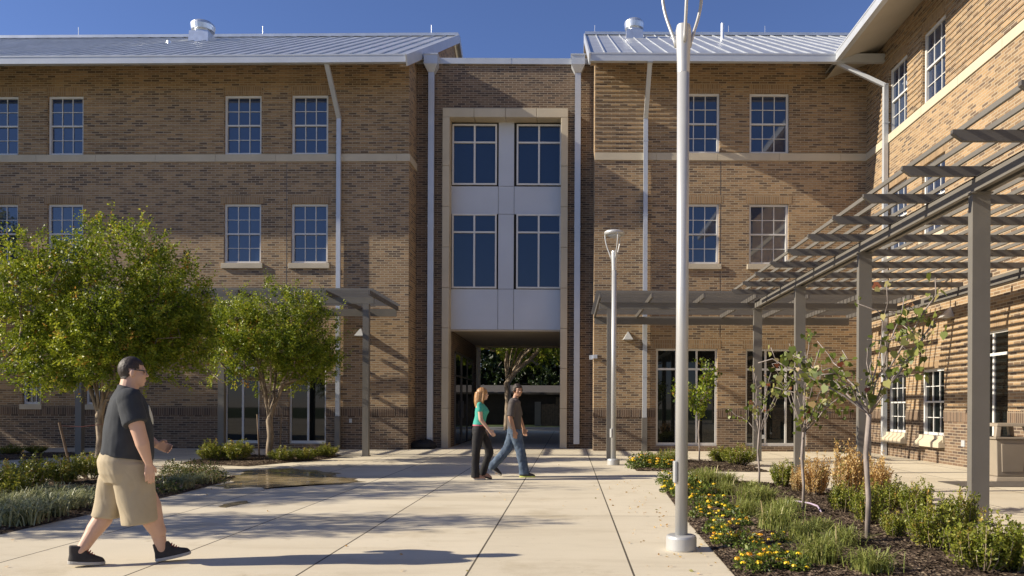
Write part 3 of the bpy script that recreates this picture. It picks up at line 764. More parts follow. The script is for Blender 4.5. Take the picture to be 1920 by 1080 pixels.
m.hexa([(-.3, -.3, .99), (.3, -.3, .99), (.3, .3, .99), (-.3, .3, .99), (-.27, -.27, 1.05), (.27, -.27, 1.05), (.27, .27, 1.05), (-.27, .27, 1.05)])
m.build('bin_hood', M['bin'], binr, bevel=.012)
MB().box(-.22, .22, -.22, .22, .801, .806).build('bin_liner', M['black'], binr)

# black bag by the surround
m = MB(); rn = random.Random(4)
m.lathe([(.30, 0), (.36, .06), (.33, .16), (.2, .24), (.05, .26)], n=14)
m.v = [(x * (1 + rn.uniform(-.12, .12)) * 1.25, y * .5, z * (1 + rn.uniform(-.12, .2))) for x, y, z in m.v]
bag = m.build('bag', M['black'], smooth=True); X, Y = gnd(802, 840); bag.location = (X, 23.9, 0)
tag(bag, 'dark lumpy bag lying at the foot of the stone framed bay', 'bag')

# ---------------------------------------------------------------- behind the passage
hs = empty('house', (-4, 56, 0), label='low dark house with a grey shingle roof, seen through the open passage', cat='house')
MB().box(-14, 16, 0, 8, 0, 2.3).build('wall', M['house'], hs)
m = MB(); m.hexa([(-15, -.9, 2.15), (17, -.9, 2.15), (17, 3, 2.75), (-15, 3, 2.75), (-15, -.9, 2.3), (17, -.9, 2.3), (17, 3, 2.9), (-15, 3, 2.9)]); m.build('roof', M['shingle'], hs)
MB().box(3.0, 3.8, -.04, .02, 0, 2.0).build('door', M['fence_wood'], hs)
fn = empty('fence', (0, 52.5, 0), label='brown board fence in front of the low house beyond the passage', cat='fence')
m = MB()
for i in range(40): m.box(-1.9 + i * .15, -1.9 + i * .15 + .14, 0, .025, 0, 1.45 + .02 * (i % 3))
m.build('boards', M['fence_wood'], fn)
MB().box(-2.35, -1.95, -.05, .2, 0, 1.62).build('gate_post', M['steel'], fn)
# ---------------------------------------------------------------- vegetation
def np_mesh(name, V, Fq, U, mat):
    """V (n,k,3) faces of k own vertices each, U (n,) colour key"""
    n, k = V.shape[:2]
    me = bpy.data.meshes.new(name)
    me.vertices.add(n * k); me.vertices.foreach_set('co', V.reshape(-1).astype(np.float32))
    me.loops.add(n * k); me.loops.foreach_set('vertex_index', np.arange(n * k, dtype=np.int32))
    me.polygons.add(n); me.polygons.foreach_set('loop_start', np.arange(0, n * k, k, dtype=np.int32))
    me.update(calc_edges=True)
    uv = me.uv_layers.new(name='UVMap'); a = np.zeros((n * k, 2), np.float32); a[:, 0] = np.repeat(U, k); a[:, 1] = np.tile(np.linspace(0, 1, k), n)
    uv.data.foreach_set('uv', a.reshape(-1)); me.materials.append(mat); me.validate()
    return me
def unit(a): return a / np.maximum(np.linalg.norm(a, axis=-1, keepdims=True), 1e-6)
def leaves(name, P, D, L, mat, rng, aspect=.45, parent=None, shape=4, U=None, curl=.0):
    n = len(P); D = unit(D); S = unit(np.cross(D, unit(rng.normal(size=(n, 3))))); N = np.cross(D, S)
    L = L[:, None]
    if shape == 4:
        V = np.stack([P, P + D * L * .45 + S * L * aspect / 2 , P + D * L + N * L * curl, P + D * L * .45 - S * L * aspect / 2], 1)
    else:   # broad heart shaped leaf, six points
        V = np.stack([P + D * L * .08, P + S * L * .34 - D * L * .02 + N * L * curl, P + D * L * .4 + S * L * .5 + N * L * curl, P + D * L, P + D * L * .4 - S * L * .5 + N * L * curl, P - S * L * .34 - D * L * .02 + N * L * curl], 1)
    if U is None: U = rng.random(n)
    me = np_mesh(name, V, None, U, mat)
    o = bpy.data.objects.new(name, me); C.objects.link(o)
    if parent: o.parent = parent
    return o
def skeleton(rng, base, starts, targets, r_tip=.006, power=2.3, jitter=.1, bias=.35):
    """grow limbs from trunk nodes to crown targets; returns polylines with radii"""
    pos = [np.array(base, float)]; par = [-1]
    def add(p, q):
        pos.append(np.array(p, float)); par.append(q); return len(pos) - 1
    q = 0
    for p in starts[0]: q = add(p, q)
    fk = q
    for st in starts[1:]:
        q = fk
        for p in st: q = add(p, q)
    root = np.array(starts[0][0])
    targets = sorted(targets, key=lambda t: np.linalg.norm(t - root))
    nb = 1
    leafn = []
    for t in targets:
        A = np.array(pos[nb:]); d = np.linalg.norm(A - t, axis=1) + bias * np.maximum(0, A[:, 2] - t[2] + .05) * 3
        k = int(np.argmin(d)) + nb; p = pos[k]; dist = np.linalg.norm(t - p); m = max(1, int(dist / .3)); q = k
        for i in range(1, m + 1):
            f = i / m; x = p + (t - p) * f
            if i < m: x = x + rng.normal(size=3) * jitter * dist * .25; x[2] -= .06 * dist * math.sin(math.pi * f)
            q = add(x, q)
        leafn.append(q)
    rad = np.zeros(len(pos)); ch = [[] for _ in pos]
    for i, q in enumerate(par):
        if q >= 0: ch[q].append(i)
    for i in range(len(pos) - 1, -1, -1):
        rad[i] = r_tip if not ch[i] else max(r_tip, sum(rad[c] ** power for c in ch[i]) ** (1 / power))
    lines = []
    def walk(i0, i):
        line = [i0, i]
        while ch[i]:
            c = max(ch[i], key=lambda c: rad[c])
            for o_ in ch[i]:
                if o_ != c: walk(i, o_)
            line.append(c); i = c
        lines.append(line)
    for c in ch[0]: walk(0, c)
    return pos, rad, lines
def limbs(name, pos, rad, lines, mat, parent, scale=1, n=6, rmin=0):
    m = MB()
    for l in lines:
        rs = [min(rad[i], rad[l[1]] * 1.05) * scale if k == 0 else rad[i] * scale for k, i in enumerate(l)]
        if max(rs) < rmin: continue
        m.tube([pos[i] for i in l], rs, n if rs[0] > .02 else 4)
    return m.build(name, mat, parent, smooth=True)

def myrtle(seed, loc, cz_, rx, ry, rz, fork, label, nt=300, shoots=1500, per=26, leaf=.045, lean=0, mat='leaf_myrtle', tr=1.0, bk='bark_myrtle', name='leafy_tree', group=None):
    rng = np.random.default_rng(seed)
    root = empty(name, loc, label=label, cat='tree', group=group)
    # crown as lobes
    lobes = [(np.array([lean, 0, cz_]), np.array([rx, ry, rz]) * .86)]
    for k in range(13):
        a = k * 2.4 + rng.random(); e = rng.uniform(-.8, .9)
        c = np.array([lean + rx * .66 * math.cos(a) * math.cos(e), ry * .66 * math.sin(a) * math.cos(e), cz_ + rz * .66 * math.sin(e)])
        lobes.append((c, np.array([rx, ry, rz]) * rng.uniform(.3, .46)))
    lobes.append((np.array([lean + rx * .15, 0, cz_ + rz * .62]), np.array([rx * .5, ry * .5, rz * .42])))
    lobes.append((np.array([lean + rx * .6, 0, cz_ + rz * .15]), np.array([rx * .42, ry * .42, rz * .5])))
    def sample(n, shell=.35):
        out = []
        while len(out) < n:
            c, r = lobes[rng.integers(len(lobes))]; d = unit(rng.normal(size=3)); t = 1 - shell * rng.random() ** 1.5
            out.append((c + d * r * t, d))
        return out
    T = [p for p, _ in sample(nt, .9)]
    st = [[np.array((0, 0, .3)), np.array((.03 * tr, .01, fork * .6)), np.array((0.0, 0, fork))]]
    for k in range(8):
        a = k * 2.4 + seed; e = .25 + .75 * ((k * .618) % 1)
        end = np.array([lean + rx * .62 * math.cos(a) * (1.1 - e * .5), ry * .62 * math.sin(a) * (1.1 - e * .5), cz_ + rz * (.75 * e - .25)]); f0 = st[0][-1]
        mid = f0 * .5 + end * .5; mid[:2] = f0[:2] * .68 + end[:2] * .32
        st.append([f0 * (1 - t) ** 2 + mid * 2 * t * (1 - t) + end * t * t + rng.normal(size=3) * .02 * tr for t in (.15, .3, .45, .6, .75, .9, 1)])
    pos, rad, lines = skeleton(rng, (0, 0, -.05), st, T, r_tip=.0055, jitter=.12)
    sc = (.075 * tr) / rad[1]
    rad = np.maximum(rad * sc, .005)
    limbs('trunk', pos, rad, lines, M[bk], root, 1)
    S = sample(shoots, .55); P = []; D = []; L = []; U = []
    for p, d in S:
        g = unit(d * .8 + np.array([0, 0, .75]) + rng.normal(size=3) * .5); ln = rng.uniform(.12, .42) * (1.5 if d[2] > .55 and rng.random() < .3 else 1)
        n = int(per * rng.uniform(.6, 1.3)); t = rng.random(n) ** .8; tone = rng.normal(.45, .2)
        P.append(p + g * (t * ln)[:, None] + rng.normal(size=(n, 3)) * .03); D.append(g * .5 + rng.normal(size=(n, 3)) * .75 - np.array([0, 0, .12])); L.append(rng.uniform(.7, 1.25, n) * leaf * (1.15 - .4 * t)); U.append(np.clip(tone + rng.normal(size=n) * .13 + .12 * t, 0, 1))
    leaves('crown', np.concatenate(P), np.concatenate(D), np.concatenate(L), M[mat], rng, .5, root, U=np.concatenate(U))
    return root
X, Y = gnd(186, 889)
big = myrtle(3, (X, Y, 0), 3.2, 2.04, 1.9, 1.86, 1.15, 'larger leafy green tree, its trunk directly behind the man in shorts', nt=330, shoots=3900, per=30, leaf=.07, lean=.15, tr=1.05)
X, Y = gnd(505, 866)
myrtle(8, (X, Y, 0), 2.72, 1.58, 1.4, 1.34, .95, 'smaller leafy green tree in the small bed in front of the left building', nt=240, shoots=2100, per=28, leaf=.064, lean=.1, tr=1.0)
big.scale = (.95, .95, .95)
# tall tree seen through the passage, and the dark trees behind the house
far = myrtle(12, (-3.5, 43.5, 0), 5.7, 3.6, 3.2, 2.5, 2.6, 'tall tree with a leaning grey trunk seen through the open passage', nt=160, shoots=1500, per=26, leaf=.12, lean=1.6, mat='leaf_myrtle', tr=2.6, name='shade_tree')
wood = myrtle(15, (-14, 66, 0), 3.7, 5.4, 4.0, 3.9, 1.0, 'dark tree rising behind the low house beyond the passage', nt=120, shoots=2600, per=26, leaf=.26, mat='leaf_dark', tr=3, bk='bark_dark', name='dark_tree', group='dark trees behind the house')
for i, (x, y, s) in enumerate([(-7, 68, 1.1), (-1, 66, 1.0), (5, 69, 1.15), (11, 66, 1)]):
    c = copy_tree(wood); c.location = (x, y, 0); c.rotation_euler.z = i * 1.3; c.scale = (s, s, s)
# trees of the courtyard that stand outside the frame and shade it
side = myrtle(21, (-9.6, 7.7, 0), 3.6, 1.4, .85, 1.3, 1.6, 'courtyard tree standing left of the view', nt=160, shoots=480, per=18, leaf=.065, name='courtyard_tree', group='courtyard trees outside the view')
for i, (x, y, s, zr_) in enumerate([(-11.3, 11.0, 1.2, 1.0), (-14.6, 10.6, 1.35, 2.2), (-10.4, 7.9, .8, 4.0), (-9, -14, 1.7, 1), (-2, -17, 1.9, 2.1), (6, -15, 1.7, 3), (12, -18, 1.9, 4), (-16, -16, 1.9, 5)]):
    c = copy_tree(side); c.location = (x, y, 0); c.rotation_euler.z = zr_; c.scale = (s, s, s)

for i, (x, y, s) in enumerate([(-11, 44, 1.15), (3.2, 45, 1.2), (-6.5, 50, 1.3), (1, 51, 1.2), (8, 52, 1.3), (-13, 52, 1.2)]):
    c = copy_tree(far); c.location = (x, y, 0); c.rotation_euler.z = 1.1 + i * 2.1; c.scale = (s, s, s)
    tag(c, 'shade tree among those beyond the passage', 'tree', 'shade trees beyond the passage')
for i, (x, y, s) in enumerate([(-22.5, 21.5, 1.75), (-22, 17.8, 1.65), (-24, 14.5, 1.6)]):
    c = copy_tree(big); c.location = (x, y, 0); c.rotation_euler.z = 1 + i * 1.7; c.scale = (s, s, s)
    tag(c, 'large shade tree standing left of the view', 'tree', 'courtyard trees outside the view')

def redbud(seed, px, py, top, spread, fork, nleaf, label, nt=26, lean=(0, 0), leaf=.085, upright=.0, mat='leaf_redbud', tr=.024, sparse=True):
    rng = np.random.default_rng(seed); X, Y = gnd(px, py)
    root = empty('sapling', (X, Y, 0), label=label, cat='sapling', group='young trees in the right beds')
    f0 = np.array((lean[0] * .1, 0, fork)); st = [[np.array((.012, 0, fork * .35)), np.array((-.012, .01, fork * .7)), f0]]
    T = []; nb = max(6, nt // 4)
    for k in range(nb):
        a = k * 2.4 + seed; e = ((k * .618 + .3) % 1); r = spread * (1.05 - .75 * e) * rng.uniform(.8, 1.1); top_ = fork + (top - fork) * (.35 + .65 * e) * rng.uniform(.85, 1.05)
        end = np.array([r * math.cos(a) + lean[0], r * math.sin(a) + lean[1], top_]); b0 = f0 + np.array([0, 0, .0]); mid = b0 * .55 + end * .45; mid[2] += .08 * (top - fork)
        st.append([b0 * (1 - t) ** 2 + mid * 2 * t * (1 - t) + end * t * t + rng.normal(size=3) * .012 for t in (.12, .26, .4, .55, .7, .85, 1)])
        for q in range(4):
            t = rng.uniform(.35, 1.0); p = b0 * (1 - t) ** 2 + mid * 2 * t * (1 - t) + end * t * t; T.append(p + rng.normal(size=3) * np.array([.14, .14, .07]) + np.array([0, 0, .08]))
    pos, rad, lines = skeleton(rng, (0, 0, -.02), st, T, r_tip=.0028, jitter=.1, bias=.3)
    rad = np.maximum(rad * (tr / rad[1]), .0018)
    limbs('trunk', pos, rad, lines, M['bark_redbud'], root, 1, 7)
    nodes = [i for l in lines for i in l if pos[i][2] > fork + .12 and rad[i] < tr * .6]
    P = []; D = []; U = []
    while len(P) < nleaf:
        i = nodes[int(len(nodes) * rng.random())]; tone = np.clip(rng.normal(.4, .28), 0, 1)
        for _ in range(rng.integers(1, 5)):
            P.append(pos[i] + rng.normal(size=3) * .045 * (1 if sparse else 1.3)); D.append(np.array([0, 0, -1.0]) * (1 if sparse else .2) + rng.normal(size=3) * .55); U.append(np.clip(tone + rng.normal() * .12, 0, 1))
    P = np.array(P); D = np.array(D)
    leaves('foliage', P, D, rng.uniform(.45, 1.25, len(P)) * leaf, M[mat], rng, .85, root, 6, np.array(U), .12)
    return root
redbud(2, 1627, 1018, 2.5, 1.05, 1.25, 330, 'nearest sapling in the right bed, with big drooping yellow green leaves', 40, (.16, .0), .072, tr=.026)
redbud(5, 1506, 962, 2.4, .72, 1.0, 300, 'middle sapling of the long right bed, between the near pergola posts and the lamp', 36, (.05, .1), .066, tr=.02)
redbud(7, 1423, 921, 2.15, .55, .9, 110, 'thin nearly bare sapling at the far end of the long right bed', 32, (.05, 0), .066, tr=.017)
redbud(9, 1311, 867, 2.5, .66, 1.05, 1900, 'small bushy sapling with fine green leaves in the bed beside the right building doors', 40, (.05, 0), .055, mat='leaf_myrtle', tr=.02, sparse=False)

def shrub_proto(seed, h, w, mat, label=None, stems=60, per=34, leaf=.033, up=1.3, mixdry=0):
    rng = np.random.default_rng(seed); root = empty('shrub', (0, 0, 0)); m = MB(); P = []; D = []; L = []; U = []
    for k in range(stems):
        a = rng.random() * 6.283; r = w * .5 * rng.random() ** .55; b = np.array([r * .35 * math.cos(a), r * .35 * math.sin(a), 0])
        H_ = h * rng.uniform(.55, 1.0) * (1 - .25 * (r / w * 2) ** 2) * (1.32 if rng.random() < .22 else 1)
        t_ = np.array([r * math.cos(a), r * math.sin(a), H_]); mid = (b + t_) / 2 + np.array([r * .2 * math.cos(a), r * .2 * math.sin(a), 0])
        if k % 2 == 0: m.tube([b, mid, t_], [.005, .0035, .0015], 3)
        n = int(per * rng.uniform(.7, 1.3)); t = .18 + .82 * rng.random(n) ** .75
        c = (b * ((1 - t) ** 2)[:, None] + 2 * mid * ((1 - t) * t)[:, None] + t_ * (t ** 2)[:, None])
        P.append(c + rng.normal(size=(n, 3)) * .012); D.append(np.array([0, 0, .75]) + rng.normal(size=(n, 3)) * .6); L.append(rng.uniform(.7, 1.2, n) * leaf)
        tone = rng.normal(.42, .16) + (mixdry if rng.random() < mixdry else 0); U.append(np.clip(tone + rng.normal(size=n) * .14 + .1 * t, 0, 1))
    m.build('stems', M['bark_myrtle'], root)
    leaves('foliage', np.concatenate(P), np.concatenate(D), np.concatenate(L), M[mat], rng, .55, root, U=np.concatenate(U))
    return root
def grass_proto(seed, h, w, mat, blades=230, wd=.008, name='grass_clump'):
    rng = np.random.default_rng(seed); root = empty(name, (0, 0, 0)); V = []; U = []
    for k in range(blades):
        a = rng.random() * 6.283; b = np.array([rng.normal() * .05 * w / .4, rng.normal() * .05 * w / .4, 0]); o = np.array([math.cos(a), math.sin(a), 0]); s = np.array([-o[1], o[0], 0])
        L = rng.uniform(.55, 1.1); R_ = w * .6 * rng.uniform(.2, 1) * L; Hh = h * L * rng.uniform(.75, 1.1); ww = wd * rng.uniform(.7, 1.3); u = np.clip(rng.normal(.42, .22), 0, 1)
        pts = [b + o * (R_ * t ** 1.7) + np.array([0, 0, Hh * (1.55 * t - .75 * t * t * (1 + R_ / w))]) for t in (0, .35, .7, 1.0)]; wt = [1, .9, .6, .08]
        for i in range(3):
            V.append([pts[i] - s * ww * wt[i], pts[i] + s * ww * wt[i], pts[i + 1] + s * ww * wt[i + 1], pts[i + 1] - s * ww * wt[i + 1]]); U.append(u)
    me = np_mesh('blades', np.array(V), None, np.array(U), M[mat]); o = bpy.data.objects.new('blades', me); C.objects.link(o); o.parent = root
    return root
def flower_proto(seed, h, w, nl=420, nf=12, leafmat='leaf_lant', pet='petal', name='flowering_plant', fs=.022):
    rng = np.random.default_rng(seed); root = empty(name, (0, 0, 0))
    d = unit(rng.normal(size=(nl, 3))); d[:, 2] = np.abs(d[:, 2]); r = rng.random(nl) ** .4
    P = d * r[:, None] * np.array([w / 2, w / 2, h]); P[:, 2] *= (1 + .25 * np.sin(P[:, 0] * 25 + seed))
    leaves('foliage', P, d * .6 + rng.normal(size=(nl, 3)) * .7, rng.uniform(.6, 1.2, nl) * .042, M[leafmat], rng, .6, root)
    V = []; U = []
    for k in range(nf):
        dd = unit(rng.normal(size=3)); dd[2] = abs(dd[2]) * .8 + .3; c = unit(dd) * np.array([w / 2, w / 2, h]) * rng.uniform(.85, 1.12); u = rng.random()
        for j in range(14):
            q = unit(rng.normal(size=3)); q[2] = abs(q[2]); s = unit(np.cross(q, [.3, .2, 1])); t = np.cross(q, s); p = c + q * fs * np.array([1.2, 1.2, .7]); e = fs * .55
            V.append([p - s * e, p + t * e, p + s * e, p - t * e]); U.append(np.clip(u + rng.normal() * .15, 0, 1))
    me = np_mesh('flowers', np.array(V), None, np.array(U), M[pet]); o = bpy.data.objects.new('flowers', me); C.objects.link(o); o.parent = root
    return root
used = set()
def put(proto, px, py, s=1.0, rz=None, label=None, cat=None, group=None, sz=None):
    o = copy_tree(proto) if proto.name in used else proto; used.add(proto.name)
    X, Y = gnd(px, py); o.location = (X, Y, .02); o.scale = (s, s, (sz or s)); o.rotation_euler.z = rz if rz is not None else (px * 7.13) % 6.28
    return tag(o, label, cat, group)
ORD = ['nearest', 'second nearest', 'third nearest', 'fourth nearest', 'fifth nearest', 'sixth nearest', 'seventh nearest', 'eighth nearest', 'ninth nearest', 'tenth nearest', 'eleventh nearest', 'twelfth nearest', 'thirteenth nearest', 'fourteenth nearest', 'fifteenth nearest', 'sixteenth nearest', 'seventeenth nearest', 'eighteenth nearest', 'nineteenth nearest', 'twentieth nearest']
boxA = shrub_proto(31, .50, .50, 'leaf_box', stems=110, per=42, mixdry=.15)
boxB = shrub_proto(32, .46, .46, 'leaf_box', stems=95, per=42)
dryA = shrub_proto(33, .58, .50, 'leaf_dry', stems=110, per=44, leaf=.034)
dryB = shrub_proto(34, .62, .42, 'leaf_dry', stems=95, per=44, leaf=.034, mixdry=.3)
# right bed: shrubs along the paving, by photo position of their feet
for pr, px, py, s, sz, lb in [
    (boxB, 1905, 1078, 1.0, 1.05, 'green boxwood shrub cut off by the right edge of the photo'),
    (boxA, 1843, 1075, 1.12, 1.0, 'bushy green boxwood shrub at the foot of the nearest pergola post, right side'),
    (boxA, 1752, 1034, 1.0, 1.05, 'full green boxwood shrub just left of the nearest pergola post'),
    (boxB, 1800, 1008, .8, 1.2, 'tall thin boxwood shrub growing against the nearest pergola post'),
    (boxB, 1677, 1010, .62, .7, 'small boxwood shrub with some orange dead leaves beside the nearest sapling trunk'),
    (boxB, 1718, 975, .85, 1.15, 'upright boxwood shrub behind the full one, left of the nearest pergola post'),
    (boxA, 1672, 958, .9, .9, 'green boxwood shrub right behind the nearest sapling trunk'),
    (boxA, 1627, 985, .82, 1.0, 'dark green boxwood shrub just left behind the nearest sapling trunk'),
    (boxB, 1583, 962, .82, .95, 'green boxwood shrub in front of the tall dry orange shrub'),
    (dryB, 1592, 945, 1.1, 1.25, 'tallest dry orange shrub in the middle of the right bed'),
    (dryA, 1640, 935, 1.0, 1.0, 'broad dry brown shrub at the foot of the second pergola post'),
    (dryA, 1528, 932, .95, 1.0, 'rounded dry orange shrub behind the middle sapling'),
    (dryB, 1496, 925, .55, .6, 'low dry orange shrub at the far left of the dead shrubs'),
    (boxB, 1467, 915, .85, 1.1, 'upright green boxwood shrub left of the third pergola post'),
    (boxB, 1588, 905, .8, 1.0, 'small green boxwood shrub behind the dry orange shrubs'),
    (boxA, 1386, 872, 1.7, .95, 'wide green shrub under the pergola, right of the small bushy sapling'),
    (boxB, 1350, 868, 1.3, .95, 'loose green shrub between the small bushy sapling and the wide shrub'),
    (boxA, 1238, 876, 1.2, .75, 'low green shrub at the left end of the far right bed'),
    (boxB, 120, 915, 1.3, 1.15, 'dark green shrub at the foot of the leaning stake'),
    (boxA, 55, 925, 1.4, 1.15, 'dark green shrub left of the leaning stake'),
    (boxB, 172, 902, 1.35, 1.1, 'dark green shrub immediately behind the man in shorts'),
    (boxA, 8, 950, 1.4, 1.1, 'dark green shrub cut by the left edge of the photo'),
    (boxA, 398, 868, 1.5, 1.0, 'dark green shrub at the left end of the small left bed'),
    (boxB, 447, 868, 1.6, 1.2, 'tall dark green shrub left of the smaller leafy tree'),
    (boxA, 530, 868, 1.3, .7, 'low green shrub right of the smaller leafy tree trunk'),
    (boxB, 574, 866, 1.4, .75, 'low green shrub near the right end of the small left bed'),
    (boxA, 612, 860, 1.3, .7, 'rightmost low green shrub of the small left bed'),
    (boxA, 20, 858, 1.3, .55, 'low shrub in the far left bed near the photo edge'),
    (boxB, 68, 855, 1.2, .5, 'low shrub at the right tip of the far left bed'),
]:
    put(pr, px, py, s, None, lb, 'shrub', 'shrubs in the planting beds', sz * (.84 if pr in (boxA, boxB) else 1))
# grass clumps
gA = grass_proto(41, .42, .62, 'leaf_grass', 300, .005); gB = grass_proto(42, .37, .60, 'leaf_grass', 270, .005); gP = grass_proto(43, .36, .74, 'leaf_pale', 330, .006)
rows = []
for i, (px, py, s) in enumerate([(1625, 1078, 1.0), (1545, 1060, .9), (1580, 1030, .95), (1500, 1020, 1.1), (1545, 1000, .8), (1460, 1000, 1.0), (1455, 975, 1.05), (1410, 970, 1.0), (1480, 960, .9), (1400, 950, .95), (1440, 945, 1.05), (1360, 930, 1.0), (1400, 928, 1.05), (1330, 915, 1.1), (1365, 910, 1.0), (1300, 905, 1.1), (1340, 903, 1.0), (1262, 868, 1.1)]):
    put(gA if i % 2 else gB, px + (9 if i % 3 == 0 else -7 if i % 3 == 1 else 0), py, s * (.86, 1.08, .95, .78)[i % 4], None, f'arching green grass clump in the right beds, {ORD[i]} to the camera', 'grass clump', 'green grass clumps in the right beds')
for i, (px, py, s) in enumerate([(40, 990, 1.1), (0, 985, 1.1), (85, 975, 1.1), (128, 962, 1.1), (60, 955, 1), (165, 950, 1.0), (100, 945, 1.0), (335, 922, 1.0), (15, 968, 1.0), (370, 912, .8)]):
    put(gP, px, py, s, None, f'pale variegated grass clump in the left bed, {ORD[sorted([990, 985, 975, 962, 955, 950, 945, 922, 968, 912], reverse=True).index(py)]} to the camera', 'grass clump', 'variegated grass clumps in the left bed')
# lantana
lA = flower_proto(51, .20, .38, 460, 13); lB = flower_proto(52, .17, .34, 380, 8)
for i, (px, py, s) in enumerate([(1490, 1072, .72), (1420, 1070, .8), (1455, 1048, .55), (1400, 1030, .75), (1462, 1022, .55), (1360, 1022, .6), (1345, 1000, .75), (1390, 992, .6), (1370, 975, .8), (1318, 972, .75), (1350, 955, .85), (1312, 950, .8), (1325, 930, .95), (1285, 932, .95), (1262, 925, .95), (1290, 915, 1.0), (1250, 908, 1.0)]):
    put(lA if i % 2 else lB, px, py, s * 1.15, None, f'yellow flowering plant edging the right bed, {ORD[i]} to the camera', 'flowering plant', 'yellow flowering plants edging the right bed')
for i, (px, py, s) in enumerate([(1195, 878, 1.35), (1222, 878, 1.35), (1210, 870, 1.3), (1245, 880, 1.2)]):
    put(lA, px, py, s, None, 'yellow flowering plant ' + ['at the left tip of the far right bed', 'just right of the left tip of the far right bed', 'at the back of the far right bed, left end', 'in the middle front of the far right bed'][i], 'flowering plant', 'yellow flowering plants in the far right bed')
# low flowering cover at the end of the left bed
lC = flower_proto(53, .24, .5, 420, 12, 'leaf_low', 'petal_pink', 'ground_cover_plant', .009)
for i, (px, py) in enumerate([(408, 908), (385, 902), (360, 905), (395, 893), (345, 898), (318, 905), (325, 890), (365, 888), (310, 930), (345, 915)]):
    put(lC, px, py, .95, None, f'low pink flowered plant right of the man in shorts, {ORD[sorted([908, 902, 905, 893, 898, 905.5, 890, 888, 930, 915], reverse=True).index(py if i != 5 else 905.5)]} to the camera', 'ground cover plant', 'low pink flowered plants at the end of the left bed')
# drip pipe loop, stakes
m = MB(); pts = [gnd(x, y) for x, y in [(1478, 946), (1486, 950), (1500, 953), (1520, 955), (1534, 959), (1541, 963)]]
m.tube([(p[0], p[1], z) for p, z in zip(pts, (.04, .09, .10, .09, .08, .03))], .011, 8)
tag(m.build('irrigation_pipe', M['hose'], smooth=True), 'pale purple irrigation pipe looping out of the mulch beside the middle sapling', 'pipe')
X, Y = gnd(137, 895); st = empty('tree_stake', (X, Y, 0), label='leaning wooden tree stake with a red strap left of the man in shorts', cat='stake')
MB().tube([(0, 0, -.05), (-.27, .02, .98)], .022, 8).build('post', M['stake'], st)
MB().tube([(-.25, .02, .92), (.1, .1, .90), (.45, .2, .95)], .004, 5).build('strap', M['strap'], st)
for i, (px, dx, lb) in enumerate([(487, -.06, 'thin dark stake left of the smaller leafy tree'), (524, .05, 'thin dark stake standing right of the smaller leafy tree trunk')]):
    X, Y = gnd(px, 866); s_ = MB().tube([(0, 0, 0), (dx, 0, 1.1)], .016, 6).build('tree_stake', M['stake'], smooth=True); s_.location = (X, Y, 0); tag(s_, lb, 'stake')

rng = np.random.default_rng(77); n = 150
P = np.stack([rng.uniform(-5.6, 1.2, n), rng.uniform(6, 20, n), np.full(n, .012)], 1); P[:90, 0] = 1.25 - np.abs(rng.normal(size=90)) * .35; P[:90, 1] = rng.uniform(6, 14, 90)
P[90:120, 0] = -5.6 + np.abs(rng.normal(size=30)) * .4
D = rng.normal(size=(n, 3)); D[:, 2] *= .15
o = leaves('fallen_leaves', P, D, rng.uniform(.02, .05, n), M['leaf_dry'], rng, .5); tag(o, 'small dry leaves scattered on the paving beside the beds', kind='stuff')
# ---------------------------------------------------------------- people
M['skin'] = plain('skin', (.55, .34, .24), .55, 0, .05, 8)
M['skin_tan'] = plain('tanned_skin', (.40, .22, .14), .55, 0, .05, 8)
M['tee'] = plain('charcoal_cotton', (.028, .032, .038), .9, 0, .15, 10)
M['khaki'] = plain('khaki_twill', (.40, .33, .22), .9, 0, .06, 8)
M['hair_dark'] = plain('dark_brown_hair', (.03, .020, .014), .6, 0, .4, 60)
M['hair_blond'] = plain('blond_hair', (.36, .19, .075), .45, 0, .35, 45)
M['teal'] = plain('teal_cotton', (.05, .34, .27), .85, 0, .08, 10)
M['slacks'] = plain('black_trousers', (.012, .011, .012), .85, 0, .3, 10)
M['greyshirt'] = plain('grey_brown_shirt', (.085, .072, .066), .9, 0, .1, 10)
def denim():
    m = Mat('blue_denim'); m.set(Roughness=.9); n = m.noise(9, 4); r = m.ramp(n.outputs[0], [(.3, (.035, .055, .09)), (.7, (.10, .14, .20))]); m.link(r.outputs[0], m.b.inputs['Base Color']); return m.m
M['denim'] = denim()
M['shoe'] = plain('dark_suede', (.03, .026, .025), .8, 0, .3, 12)
M['sole'] = plain('off_white_rubber', (.42, .40, .36), .7, 0, .1, 10)
M['lace'] = plain('red_laces', (.30, .05, .035), .7, 0, .2, 10)
M['lens'] = plain('dark_glasses', (.01, .01, .01), .2)
M['print'] = plain('pale_print', (.55, .56, .48), .8)
M['eye'] = plain('eye_dark', (.02, .015, .012), .25)
M['pink'] = plain('pink_hem', (.55, .14, .18), .8)
M['shoe_lime'] = plain('lime_rubber', (.45, .5, .12), .7)

